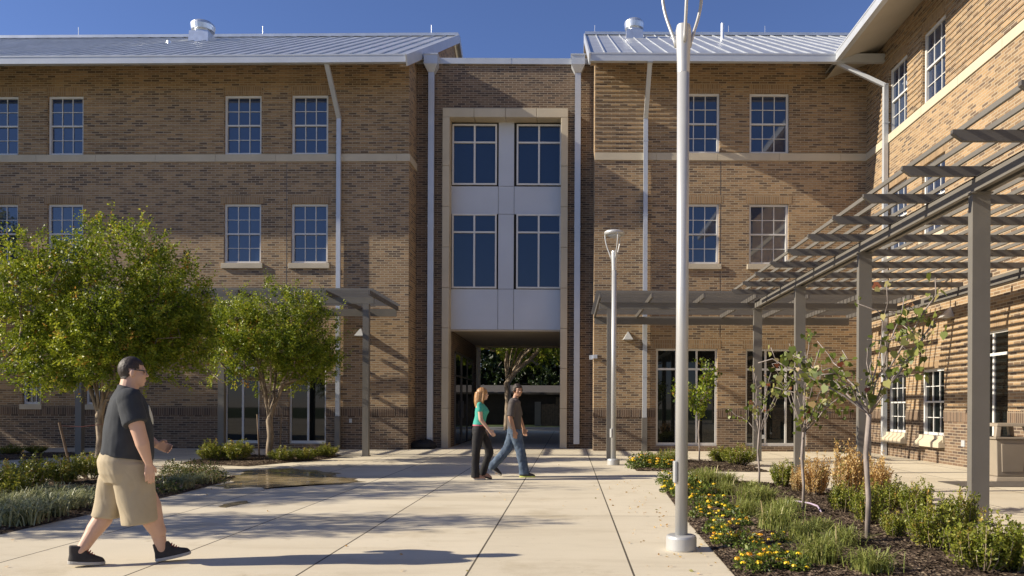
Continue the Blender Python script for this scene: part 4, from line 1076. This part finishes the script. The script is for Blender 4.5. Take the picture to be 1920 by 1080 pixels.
WS = bpy.data.scenes.new('workshop')
class Blob:
    def __init__(s): s.v = []; s.f = []
    def ring(s, rings, n=18):
        i0 = len(s.v)
        for r in rings: s.v += r
        m = len(rings)
        for k in range(m - 1):
            for j in range(n):
                a = i0 + k * n + j; b = i0 + k * n + (j + 1) % n; s.f.append((a, b, b + n, a + n))
        s.f.append(tuple(i0 + j for j in range(n))[::-1]); s.f.append(tuple(i0 + (m - 1) * n + j for j in range(n)))
        return s
    def cap(s, p, q, r0, r1, n=14):
        p, q = Vector(p), Vector(q); d = q - p
        if d.length < 1e-5: d = Vector((0, 0, 1e-4))
        L = d.length; d.normalize(); a = d.orthogonal().normalized(); b = d.cross(a); rings = []
        for t in (-1, -.85, -.5, 0): rings.append((p + d * r0 * t, r0 * math.sqrt(max(0.0009, 1 - t * t))))
        for t in (0, .5, .85, 1): rings.append((q + d * r1 * t, r1 * math.sqrt(max(.0009, 1 - t * t))))
        return s.ring([[tuple(c + (a * math.cos(6.28318 * j / n) + b * math.sin(6.28318 * j / n)) * r) for j in range(n)] for c, r in rings], n)
    def chain(s, pts, rs):
        for i in range(len(pts) - 1): s.cap(pts[i], pts[i + 1], rs[i], rs[i + 1])
        return s
    def ell(s, c, r, rot=None, n=20, m=14):
        rings = []
        for k in range(m + 1):
            t = -math.pi / 2 + math.pi * (k + .02) / (m + .04); row = []
            for j in range(n):
                a = 6.28318 * j / n; v = Vector((r[0] * math.cos(t) * math.cos(a), r[1] * math.cos(t) * math.sin(a), r[2] * math.sin(t)))
                if rot is not None: v = rot @ v
                row.append(tuple(Vector(c) + v))
            rings.append(row)
        return s.ring(rings, n)
    def loft(s, secs, n=28, p=2.2, rot=None):
        """secs: (cx, cy, z, rx, ry[, slope]) horizontal superellipse sections, flat ends; slope tilts z along x"""
        rings = []
        for c in secs:
            cx_, cy_, z, rx, ry = c[:5]; sl = c[5] if len(c) > 5 else 0; row = []
            for j in range(n):
                a = 6.28318 * j / n; ca, sa = math.cos(a), math.sin(a)
                x = rx * math.copysign(abs(ca) ** (2 / p), ca); y = ry * math.copysign(abs(sa) ** (2 / p), sa)
                row.append((cx_ + x, cy_ + y, z + sl * x))
            rings.append(row)
        return s.ring(rings, n)
    def mesh(s, name, mat, parent, voxel=.01, smooth=3, wrinkle=None):
        me = bpy.data.meshes.new('tmp'); me.from_pydata(s.v, [], s.f); me.validate()
        o = bpy.data.objects.new('tmp', me); WS.collection.objects.link(o)
        md = o.modifiers.new('r', 'REMESH'); md.mode = 'VOXEL'; md.voxel_size = voxel; md.use_smooth_shade = True
        if smooth: sm = o.modifiers.new('s', 'SMOOTH'); sm.factor = .5; sm.iterations = smooth
        WS.view_layers[0].update()
        with bpy.context.temp_override(scene=WS, view_layer=WS.view_layers[0]):
            dg = bpy.context.evaluated_depsgraph_get(); dg.update(); ne = bpy.data.meshes.new_from_object(o.evaluated_get(dg))
        bpy.data.objects.remove(o)
        if wrinkle:
            from mathutils import noise
            nr = [v.normal.copy() for v in ne.vertices]
            for v, vn in zip(ne.vertices, nr):
                q = v.co.copy(); k = noise.noise(Vector((q.x * wrinkle[1], q.y * wrinkle[1], q.z * wrinkle[2]))) - .35 * max(0, .22 - abs(noise.noise(Vector((q.x * wrinkle[1] * 1.1 + 9, q.y * wrinkle[1] * .9, (q.z + q.x * .5) * wrinkle[2] * 1.8)))) * 2) * 2 + .5 * noise.noise(Vector((q.x * wrinkle[1] * 2.3 + 5, q.y * wrinkle[1] * 2.3, q.z * wrinkle[2] * 2.1)))
                v.co = q + vn * k * wrinkle[0]
        ne.name = name; ne.materials.append(mat)
        ne.polygons.foreach_set('use_smooth', [True] * len(ne.polygons))
        r = bpy.data.objects.new(name, ne); C.objects.link(r); r.parent = parent
        return r
def hand(b, wrist, d, side, palm_n, s=1.0, curl=.5, thumb=1):
    """wrist point, d = direction of the hand, side = direction across the palm towards the thumb, palm_n = out of the palm"""
    w = Vector(wrist); d = Vector(d).normalized(); sd = Vector(side); sd = (sd - d * sd.dot(d)).normalized(); pn = Vector(palm_n); pn = (pn - d * pn.dot(d) - sd * pn.dot(sd)).normalized()
    for k in (-1.3, -.45, .4, 1.2): b.cap(w + d * .012 * s + sd * k * .012 * s, w + d * .085 * s + sd * k * .024 * s, .018 * s, .0135 * s, 10)
    lens = [.070, .080, .085, .075]
    for k in range(4):
        o = w + d * .092 * s + sd * ((k - 1.5) * -.0215 * -1 if False else (k - 1.5) * .0215) * s
        L = [.058, .074, .080, .070][k] * s; c = curl * (1.25 - .12 * k); p = o; ang = 0
        for i, f in enumerate((.45, .32, .23)):
            ang += c * (.55 if i == 0 else .9); q = p + (d * math.cos(ang) + pn * math.sin(ang)) * L * f; b.cap(p, q, (.0095 - .001 * i) * s, (.0088 - .001 * i) * s, 8); p = q
    t0 = w + d * .03 * s + sd * .028 * s; t1 = t0 + (d * .6 + sd * .65 + pn * .45).normalized() * .038 * s; t2 = t1 + (d * .9 + sd * .1 + pn * .5).normalized() * .03 * s
    b.cap(w + d * .02 * s + sd * .012 * s, t0, .016 * s, .014 * s, 10); b.cap(t0, t1, .0135 * s, .0105 * s, 10); b.cap(t1, t2, .0105 * s, .0085 * s, 10)
def head(b, c, yaw=0, pitch=0, s=1.0, jaw=1.0):
    """head about centre c facing local +x turned by yaw; returns rotation"""
    rot = Matrix.Rotation(yaw, 3, 'Z') @ Matrix.Rotation(pitch, 3, 'Y'); c = Vector(c)
    T = lambda x, y, z: tuple(c + rot @ (Vector((x, y, z)) * s))
    b.ell(T(-.015, 0, .025), Vector((.098, .077, .095)) * s, rot)
    b.ell(T(.02, 0, -.03), Vector((.072, .062 * jaw, .078)) * s, rot)
    b.ell(T(.045, 0, -.075), Vector((.042, .042 * jaw, .032)) * s, rot)
    b.ell(T(.076, 0, -.086), Vector((.013, .02, .015)) * s, rot)           # chin
    b.ell(T(.072, 0, .028), Vector((.02, .052, .018)) * s, rot)            # brow
    b.cap(T(.088, 0, .012), T(.106, 0, -.018), .008 * s, .0125 * s)         # nose
    for y in (-1, 1):
        b.ell(T(.098, y * .011, -.021), Vector((.01, .008, .008)) * s, rot)
        b.ell(T(.06, y * .04, -.02), Vector((.025, .022, .022)) * s, rot)  # cheek
        b.ell(T(-.006, y * .083, -.006), Vector((.021, .011, .032)) * s, rot @ Matrix.Rotation(y * .25, 3, 'Z'))  # ear
    b.ell(T(.091, 0, -.049), Vector((.010, .024, .007)) * s, rot); b.ell(T(.088, 0, -.060), Vector((.010, .02, .007)) * s, rot)
    return rot, T
def face_bits(par, T, rot, s=1):
    for y in (-1, 1):
        e = Blob().ell(T(.083, y * .031, .008), Vector((.008, .010, .0045)) * s, rot, 10, 8); e.mesh('eye', M['eye'], par, .003, 0)
def shell(body, name, mat, par, test, thick=.008, rough=.004, seed=0):
    """hair as a layer lifted off the body's own surface where test(point) holds"""
    from mathutils import noise
    me = body.data; keep = [p for p in me.polygons if test(p.center)]
    idx = {}; v = []; f = []; edges = {}
    for p in keep:
        for i in p.vertices:
            if i not in idx:
                idx[i] = len(v); q = me.vertices[i]; v.append(q.co + q.normal * (thick + rough * (noise.noise(q.co * 70) + .6 * noise.noise(Vector((q.co.x * 260, q.co.y * 260, q.co.z * 90))))))
        f.append(tuple(idx[i] for i in p.vertices))
        vs = list(p.vertices)
        for a, b in zip(vs, vs[1:] + vs[:1]): edges[(a, b)] = edges.get((a, b), 0) + 1
    for (a, b), c in list(edges.items()):
        if (b, a) not in edges:
            i = len(v); v.append(me.vertices[a].co - me.vertices[a].normal * .004); v.append(me.vertices[b].co - me.vertices[b].normal * .004); f.append((idx[a], i, i + 1, idx[b]))
    ne = bpy.data.meshes.new(name); ne.from_pydata(v, [], f); ne.materials.append(mat)
    ne.polygons.foreach_set('use_smooth', [True] * len(ne.polygons))
    o = bpy.data.objects.new(name, ne); C.objects.link(o); o.parent = par; return o
def shoe(par, heel, toe_dir, pitch, L, W, Hh, mats, name='shoe', high=.13, laces=True):
    """heel: point under the back of the heel; toe_dir yaw; pitch lifts the toe (positive) """
    rot = Matrix.Rotation(toe_dir, 3, 'Z') @ Matrix.Rotation(-pitch, 3, 'Y'); h = Vector(heel)
    T = lambda x, y, z: tuple(h + rot @ Vector((x, y, z)))
    b = Blob(); n = 22
    def sec(xs):
        rings = []
        for z, x0, x1, w in xs:
            row = []
            for j in range(n):
                a = 6.28318 * j / n; ca, sa = math.cos(a), math.sin(a); xx = (x0 + x1) / 2 + (x1 - x0) / 2 * math.copysign(abs(ca) ** .8, ca)
                ww = w * (1.0 if xx > L * .55 else .84 + .16 * max(0, xx) / (L * .55)); row.append(T(xx, ww * math.copysign(abs(sa) ** .8, sa), z))
            rings.append(row)
        b.ring(rings, n)
    sec([(.018, 0, L, W), (.035, -.002, L * .99, W), (.055, .0, L * .93, W * .95), (.075, .002, L * .72, W * .82), (.095, .0, L * .55, W * .72), (high, -.005, L * .44, W * .72)])
    up = b.mesh(name, mats[0], par, .007, 3)
    s_ = Blob(); b2 = s_; rings = []
    for z, e in ((0, -.002), (.004, .002), (.022, .003), (.026, 0)):
        row = []
        for j in range(n):
            a = 6.28318 * j / n; ca, sa = math.cos(a), math.sin(a); xx = L / 2 + (L / 2 + e) * math.copysign(abs(ca) ** .8, ca)
            ww = (W + e + .003) * (1.0 if xx > L * .55 else .84 + .16 * max(0, xx) / (L * .55)); row.append(T(xx, ww * math.copysign(abs(sa) ** .8, sa), z))
        rings.append(row)
    m = MB(); i0 = 0; m.v = [p for r in rings for p in r]
    for k in range(3):
        for j in range(n): a = k * n + j; c = k * n + (j + 1) % n; m.f.append((a, c, c + n, a + n))
    m.f.append(tuple(range(n))[::-1]); m.f.append(tuple(range(3 * n, 4 * n)))
    m.build('sole', mats[1], up)
    if laces:
        m = MB()
        for k in range(5):
            t = k / 4; x = L * (.72 - .22 * t); z = .062 + (high - .075) * t * .8; w = W * .42
            m.tube([T(x, -w, z - .016), T(x + .006, 0, z + .004), T(x - .006, w, z - .016)], .005, 5)
        m.build('laces', mats[2], up)
    return up

# --- heavy young man walking to the right
def big_man():
    X0, Y0 = (245 - VX) / F * 6.5, 6.48
    root = empty('person', (X0, Y0, 0), R(32), label='heavyset man in charcoal T-shirt, long khaki shorts and glasses striding right', cat='person')
    hR, kR, aR = (.0, -.10, .86), (.175, -.10, .47), (.268, -.075, .105)
    hL, kL, aL = (-.02, .10, .86), (-.15, .09, .47), (-.375, .045, .125)
    b = Blob()
    b.loft([(-.02, 0, .78, .15, .17), (-.01, 0, .95, .16, .175), (0, 0, 1.1, .175, .19), (0, 0, 1.25, .165, .195), (-.01, 0, 1.36, .13, .20), (-.01, 0, 1.43, .08, .12), (0, 0, 1.47, .065, .07)])
    b.cap((-.012, 0, 1.42), (.01, 0, 1.55), .084, .074)
    b.chain([hR, kR, aR], [.10, .086, .047]); b.cap((.18, -.1, .36), (.235, -.09, .26), .085, .07); b.cap(aR, (.30, -.075, .06), .045, .04); b.cap((.27, -.075, .06), (.40, -.075, .06), .03, .025)
    b.chain([hL, kL, aL], [.10, .086, .047]); b.cap((-.2, .085, .38), (-.275, .07, .28), .083, .07); b.cap(aL, (-.37, .045, .06), .045, .04); b.cap((-.37, .045, .06), (-.26, .045, .045), .03, .025)
    sR, eR, wR = (.01, -.235, 1.365), (.065, -.295, 1.085), (.14, -.28, .845)
    b.chain([sR, (.03, -.275, 1.2), eR, (.09, -.3, 1.0), wR], [.066, .068, .060, .057, .032])
    sL, eL, wL = (.01, .235, 1.365), (.09, .30, 1.10), (.235, .22, .975)
    b.chain([sL, (.06, .285, 1.22), eL, wL], [.066, .066, .056, .034])
    hand(b, wR, (.10, .02, -1), (1, .15, .1), (0.1, 1, 0), 1.05, .32)
    hand(b, wL, (.85, -.15, -.28), (.2, -.1, 1), (0, -1, -.2), 1.05, .75)
    rot, T = head(b, (.030, 0, 1.585), R(-3), R(2), 1.10, 1.16)
    b.cap((.0, 0, 1.5), (.06, 0, 1.535), .062, .05)      # fleshy under-chin
    body = b.mesh('body', M['skin'], root, .0065, 4)
    ri = rot.inverted(); hc = Vector((.030, 0, 1.585))
    from mathutils import noise as nz_
    def hair(p):
        q = ri @ (p - hc); q = q + Vector((1, .5, 1)) * (nz_.noise(p * 120) * .006)
        if p.z < 1.47: return False
        if q.x > .045: return q.z > .068 - .0
        if abs(q.y) > .078 and q.z < .03 and q.x > -.035: return False
        if q.x > -.01: return q.z > .03 - .2 * 0
        return q.z > -.055 + max(0, (q.x + .06)) * .9
    shell(body, 'hair', M['hair_dark'], root, hair, .004, .002)
    for e, y in enumerate((-1, 1)): pass
    face_bits(root, T, rot, 1.08)
    g = MB()
    for y in (-1, 1):
        g.bar(T(-.012, y * .086, .022), T(.098, y * .066, .016), .004, .009)
        g.bar(T(.098, y * .064, .018), T(.104, y * .01, .018), .004, .006); g.bar(T(.098, y * .064, -.012), T(.104, y * .014, -.012), .003, .003)
        g.bar(T(.098, y * .064, -.012), T(.098, y * .064, .02), .003, .003)
    g.build('glasses', M['lens'], root)
    t = Blob()
    t.loft([(-.02, 0, .875, .212, .225, -.12), (-.02, 0, .895, .217, .228, -.12), (-.012, 0, .96, .215, .228, -.06), (-.003, 0, 1.08, .208, .225), (-.002, 0, 1.2, .195, .22), (-.006, 0, 1.30, .172, .222), (-.012, 0, 1.37, .145, .225), (-.014, 0, 1.42, .108, .17), (-.01, 0, 1.45, .09, .11), (-.008, 0, 1.465, .084, .095, -.25)])
    for sd, p in ((-1, (-.01, -.215, 1.362)), (1, (.01, .215, 1.362))):
        q = (.036, sd * .283, 1.165) if sd < 0 else (.075, .30, 1.19)
        p_, q_ = Vector(p), Vector(q); d = (q_ - p_).normalized(); a = d.orthogonal().normalized(); bb = d.cross(a); n = 20
        t.ell(p, (.105, .1, .098)); t.ring([[tuple(p_ + d * (q_ - p_).length * f + (a * math.cos(6.28318 * j / n) + bb * math.sin(6.28318 * j / n)) * r) for j in range(n)] for f, r in ((0, .097), (.5, .099), (.85, .1), (1.0, .1))], n)
    sh = t.mesh('t_shirt', M['tee'], root, .008, 4, (.009, 6, 5))
    # pale print on the chest, a patch lifted off the shirt
    shell(sh, 'shirt_print', M['print'], sh, lambda p: p.x > .10 and (p.y + .06) ** 2 / .004 + (p.z - 1.235) ** 2 / .0065 < 1, .003, .0)
    k = Blob()
    k.loft([(-.035, 0, .93, .19, .19), (-.03, 0, .86, .222, .215), (-.02, 0, .76, .222, .225), (0, 0, .68, .20, .22)])
    k.loft([(.0, -.10, .84, .18, .125), (.035, -.105, .70, .175, .13), (.055, -.11, .55, .162, .13), (.075, -.112, .42, .152, .13), (.085, -.112, .345, .150, .13, .13)])
    k.loft([(-.05, .09, .84, .16, .12), (-.09, .09, .70, .165, .125), (-.13, .09, .55, .142, .12), (-.168, .085, .44, .122, .12), (-.185, .08, .385, .114, .115, -.12)])
    k.mesh('shorts', M['khaki'], root, .009, 3, (.012, 5, 3.0))
    mats = (M['shoe'], M['sole'], M['lace'])
    shoe(root, (.215, -.075, .004), R(-5), R(9), .30, .052, .1, mats, 'sneaker', .15)
    shoe(root, (-.475, .045, .028), R(-4), R(-5), .29, .052, .1, mats, 'sneaker', .15)
    return root
bm = big_man()
bm.scale = (.90, 1, 1)

def woman():
    X0, Y = (902 - VX) / F * 13.95, 13.95
    root = empty('person', (X0, Y, 0), R(4), label='woman with shoulder length blond hair in teal top and black trousers', cat='person')
    px = lambda x, y: ((x - 902) / 104.7, (900 - y) / 104.7)
    b = Blob()
    b.loft([(-.03, 0, .85, .09, .13), (-.035, 0, .95, .085, .13), (-.01, 0, 1.07, .085, .12), (.0, 0, 1.2, .10, .14), (-.01, 0, 1.32, .085, .16), (-.01, 0, 1.38, .05, .09)])
    b.cap((-.01, 0, 1.36), (.012, 0, 1.46), .047, .044)
    hR, kR, aR = (-.03, -.08, .88), (-.085, -.08, .48), (-.085, -.075, .09)
    hL, kL, aL = (-.01, .08, .88), (.15, .08, .50), (.02, .07, .10)
    b.chain([hR, kR, aR], [.07, .055, .04]); b.chain([hL, kL, aL], [.07, .055, .04])
    b.cap((-.09, -.075, .05), (.06, -.075, .03), .032, .025); b.cap((.0, .07, .09), (.12, .07, .035), .03, .025)
    b.chain([(-.02, -.165, 1.335), (.005, -.2, 1.08), (.155, -.2, .89)], [.045, .038, .026])
    hand(b, (.155, -.2, .89), (.75, 0, -.75), (.6, .2, .6), (0, 1, -.1), .9, .4)
    b.chain([(-.0, .165, 1.335), (-.04, .2, 1.08), (.05, .19, .88)], [.045, .038, .026]); hand(b, (.05, .19, .88), (.4, 0, -.9), (1, 0, .3), (0, -1, 0), .9, .4)
    rot, T = head(b, (.03, 0, 1.53), R(8), R(3), .94, .92)
    body = b.mesh('body', M['skin'], root, .007, 4)
    face_bits(root, T, rot, .94)
    h = Blob(); hr = [(0, -.01, .115, .02), ]
    h.ell(T(-.018, 0, .045), Vector((.098, .09, .082)), rot); h.ell(T(-.04, 0, -.02), (.08, .09, .10)); h.loft([(-.015, 0, 1.57, .095, .088), (-.03, 0, 1.48, .095, .096), (-.042, 0, 1.40, .085, .1), (-.05, 0, 1.33, .066, .095), (-.055, 0, 1.27, .035, .07)])
    for y in (-1, 1): h.chain([T(.01, y * .068, .06), T(.01, y * .082, -.03), T(.0, y * .085, -.13), T(-.005, y * .075, -.19)], [.03, .026, .026, .014])
    h.mesh('hair', M['hair_blond'], root, .008, 5, (.004, 40, 6))
    t = Blob()
    t.loft([(-.03, 0, .985, .118, .165), (-.025, 0, 1.05, .108, .145), (.0, 0, 1.15, .108, .145), (.018, 0, 1.225, .128, .155), (.005, 0, 1.3, .10, .165), (-.01, 0, 1.355, .065, .135), (-.01, 0, 1.375, .055, .09)])
    for sd in (-1, 1): t.chain([(-.018, sd * .155, 1.335), (-.008, sd * .18, 1.25)], [.055, .052])
    t.mesh('top', M['teal'], root, .008, 3, (.005, 9, 7))
    p = Blob(); p.loft([(-.03, 0, .962, .12, .162), (-.03, 0, .99, .118, .162)]); p.mesh('hem', M['pink'], root, .008, 1)
    p = Blob(); p.loft([(-.03, 0, .97, .112, .16), (-.04, 0, .90, .125, .17), (-.035, 0, .82, .12, .165)])
    p.loft([(-.035, -.085, .86, .11, .085), (-.07, -.085, .62, .088, .08), (-.085, -.082, .48, .072, .07), (-.095, -.08, .25, .07, .062), (-.085, -.078, .045, .082, .066)])
    p.loft([(-.02, .08, .86, .11, .085), (.08, .08, .68, .092, .08), (.14, .08, .53, .078, .07), (.145, .08, .46, .075, .068), (.08, .075, .28, .07, .062), (.02, .07, .07, .078, .066, .25)])
    p.mesh('trousers', M['slacks'], root, .008, 3, (.006, 9, 5))
    shoe(root, (-.13, -.076, .003), 0, 0, .22, .036, .05, (M['skin_tan'], M['sole'], M['lace']), 'sandal', .05, False)
    shoe(root, (-.02, .072, .05), 0, R(-14), .22, .036, .05, (M['skin_tan'], M['shoe'], M['lace']), 'sandal', .055, False)
    return root
woman()
def man2():
    X0, Y = (966 - VX) / F * 14.5, 14.5
    root = empty('person', (X0, Y, 0), R(6), label='dark haired man in grey brown shirt and blue jeans glancing towards the camera', cat='person')
    b = Blob()
    b.loft([(-.02, 0, .85, .10, .14), (-.02, 0, 1.0, .10, .15), (-.015, 0, 1.2, .115, .17), (-.02, 0, 1.36, .10, .19), (-.02, 0, 1.43, .06, .11)])
    b.cap((-.01, 0, 1.42), (.02, 0, 1.53), .055, .05)
    hR, kR, aR = (-.0, -.09, .90), (.10, -.085, .48), (.17, -.075, .10)
    hL, kL, aL = (-.03, .09, .90), (-.13, .085, .50), (-.40, .06, .20)
    b.chain([hR, kR, aR], [.07, .06, .042]); b.chain([hL, kL, aL], [.07, .06, .042]); b.cap((.17, -.075, .05), (.28, -.075, .04), .032, .025); b.cap((-.42, .06, .18), (-.33, .06, .07), .03, .025)
    b.chain([(-.06, -.20, 1.385), (-.10, -.235, 1.12), (-.02, -.24, .87)], [.052, .042, .028]); hand(b, (-.02, -.24, .87), (.12, .02, -1), (1, .1, 0), (0.1, 1, 0), 1.0, .5)
    b.chain([(.04, .2, 1.385), (.09, .235, 1.12), (.17, .24, .90)], [.052, .042, .028]); hand(b, (.17, .24, .90), (.25, 0, -1), (1, 0, .1), (0, -1, 0), 1.0, .5)
    rot, T = head(b, (.045, -.01, 1.61), R(-62), R(4), 1.0)
    body = b.mesh('body', M['skin_tan'], root, .007, 4)
    face_bits(root, T, rot, 1.0)
    hc = Vector((.045, -.01, 1.61)); ri = rot.inverted()
    def hair(p):
        q = ri @ (p - hc)
        if p.z < 1.53: return False
        if q.x > .03: return q.z > .055
        return q.z > (-.01 if q.x > -.03 else -.06)
    shell(body, 'hair', M['hair_dark'], root, hair, .014, .010)
    t = Blob()
    t.loft([(-.02, 0, .89, .135, .18), (-.02, 0, 1.0, .13, .178), (-.01, 0, 1.15, .132, .182), (-.015, 0, 1.28, .13, .195), (-.02, 0, 1.37, .112, .205), (-.02, 0, 1.425, .088, .165), (-.015, 0, 1.46, .078, .095)])
    for sd, p, q in ((-1, (-.055, -.19, 1.38), (-.095, -.228, 1.13)), (1, (.035, .19, 1.38), (.08, .228, 1.14))):
        p_, q_ = Vector(p), Vector(q); d = (q_ - p_); a = d.normalized().orthogonal().normalized(); bb = d.normalized().cross(a); n = 16
        t.ell(p, (.078, .072, .072)); t.ring([[tuple(p_ + d * f + (a * math.cos(6.28318 * j / n) + bb * math.sin(6.28318 * j / n)) * r) for j in range(n)] for f, r in ((0, .066), (.5, .07), (1.0, .072))], n)
    t.mesh('shirt', M['greyshirt'], root, .008, 3, (.008, 8, 5))
    c = Blob(); c.ring([[(-.012 + .066 * math.cos(6.28318 * j / 16), .066 * math.sin(6.28318 * j / 16), z) for j in range(16)] for z in (1.43, 1.475)], 16); c.mesh('collar', M['greyshirt'], root, .007, 2)
    p = Blob(); p.loft([(-.02, 0, .96, .12, .165), (-.02, 0, .88, .13, .175), (-.02, 0, .80, .12, .17)])
    p.loft([(-.0, -.09, .86, .115, .09), (.055, -.088, .65, .105, .09), (.10, -.085, .48, .095, .085), (.14, -.08, .28, .09, .08), (.165, -.076, .12, .092, .078), (.17, -.075, .05, .105, .08)])
    pts = [(-.03, .09, .86), (-.08, .088, .68), (-.14, .085, .52), (-.27, .072, .36), (-.385, .062, .235), (-.42, .06, .195)]; rs = [.11, .098, .09, .082, .082, .086]
    for i in range(5): p.cap(pts[i], pts[i + 1], rs[i], rs[i + 1])
    p.mesh('jeans', M['denim'], root, .008, 3, (.010, 9, 8))
    shoe(root, (.085, -.075, .003), R(-6), 0, .29, .045, .06, (M['shoe'], M['shoe_lime'], M['lace']), 'sneaker', .075, False)
    shoe(root, (-.50, .06, .17), R(-4), R(-32), .29, .045, .06, (M['shoe'], M['sole'], M['lace']), 'sneaker', .075, False)
    return root
man2()

bpy.data.scenes.remove(WS)
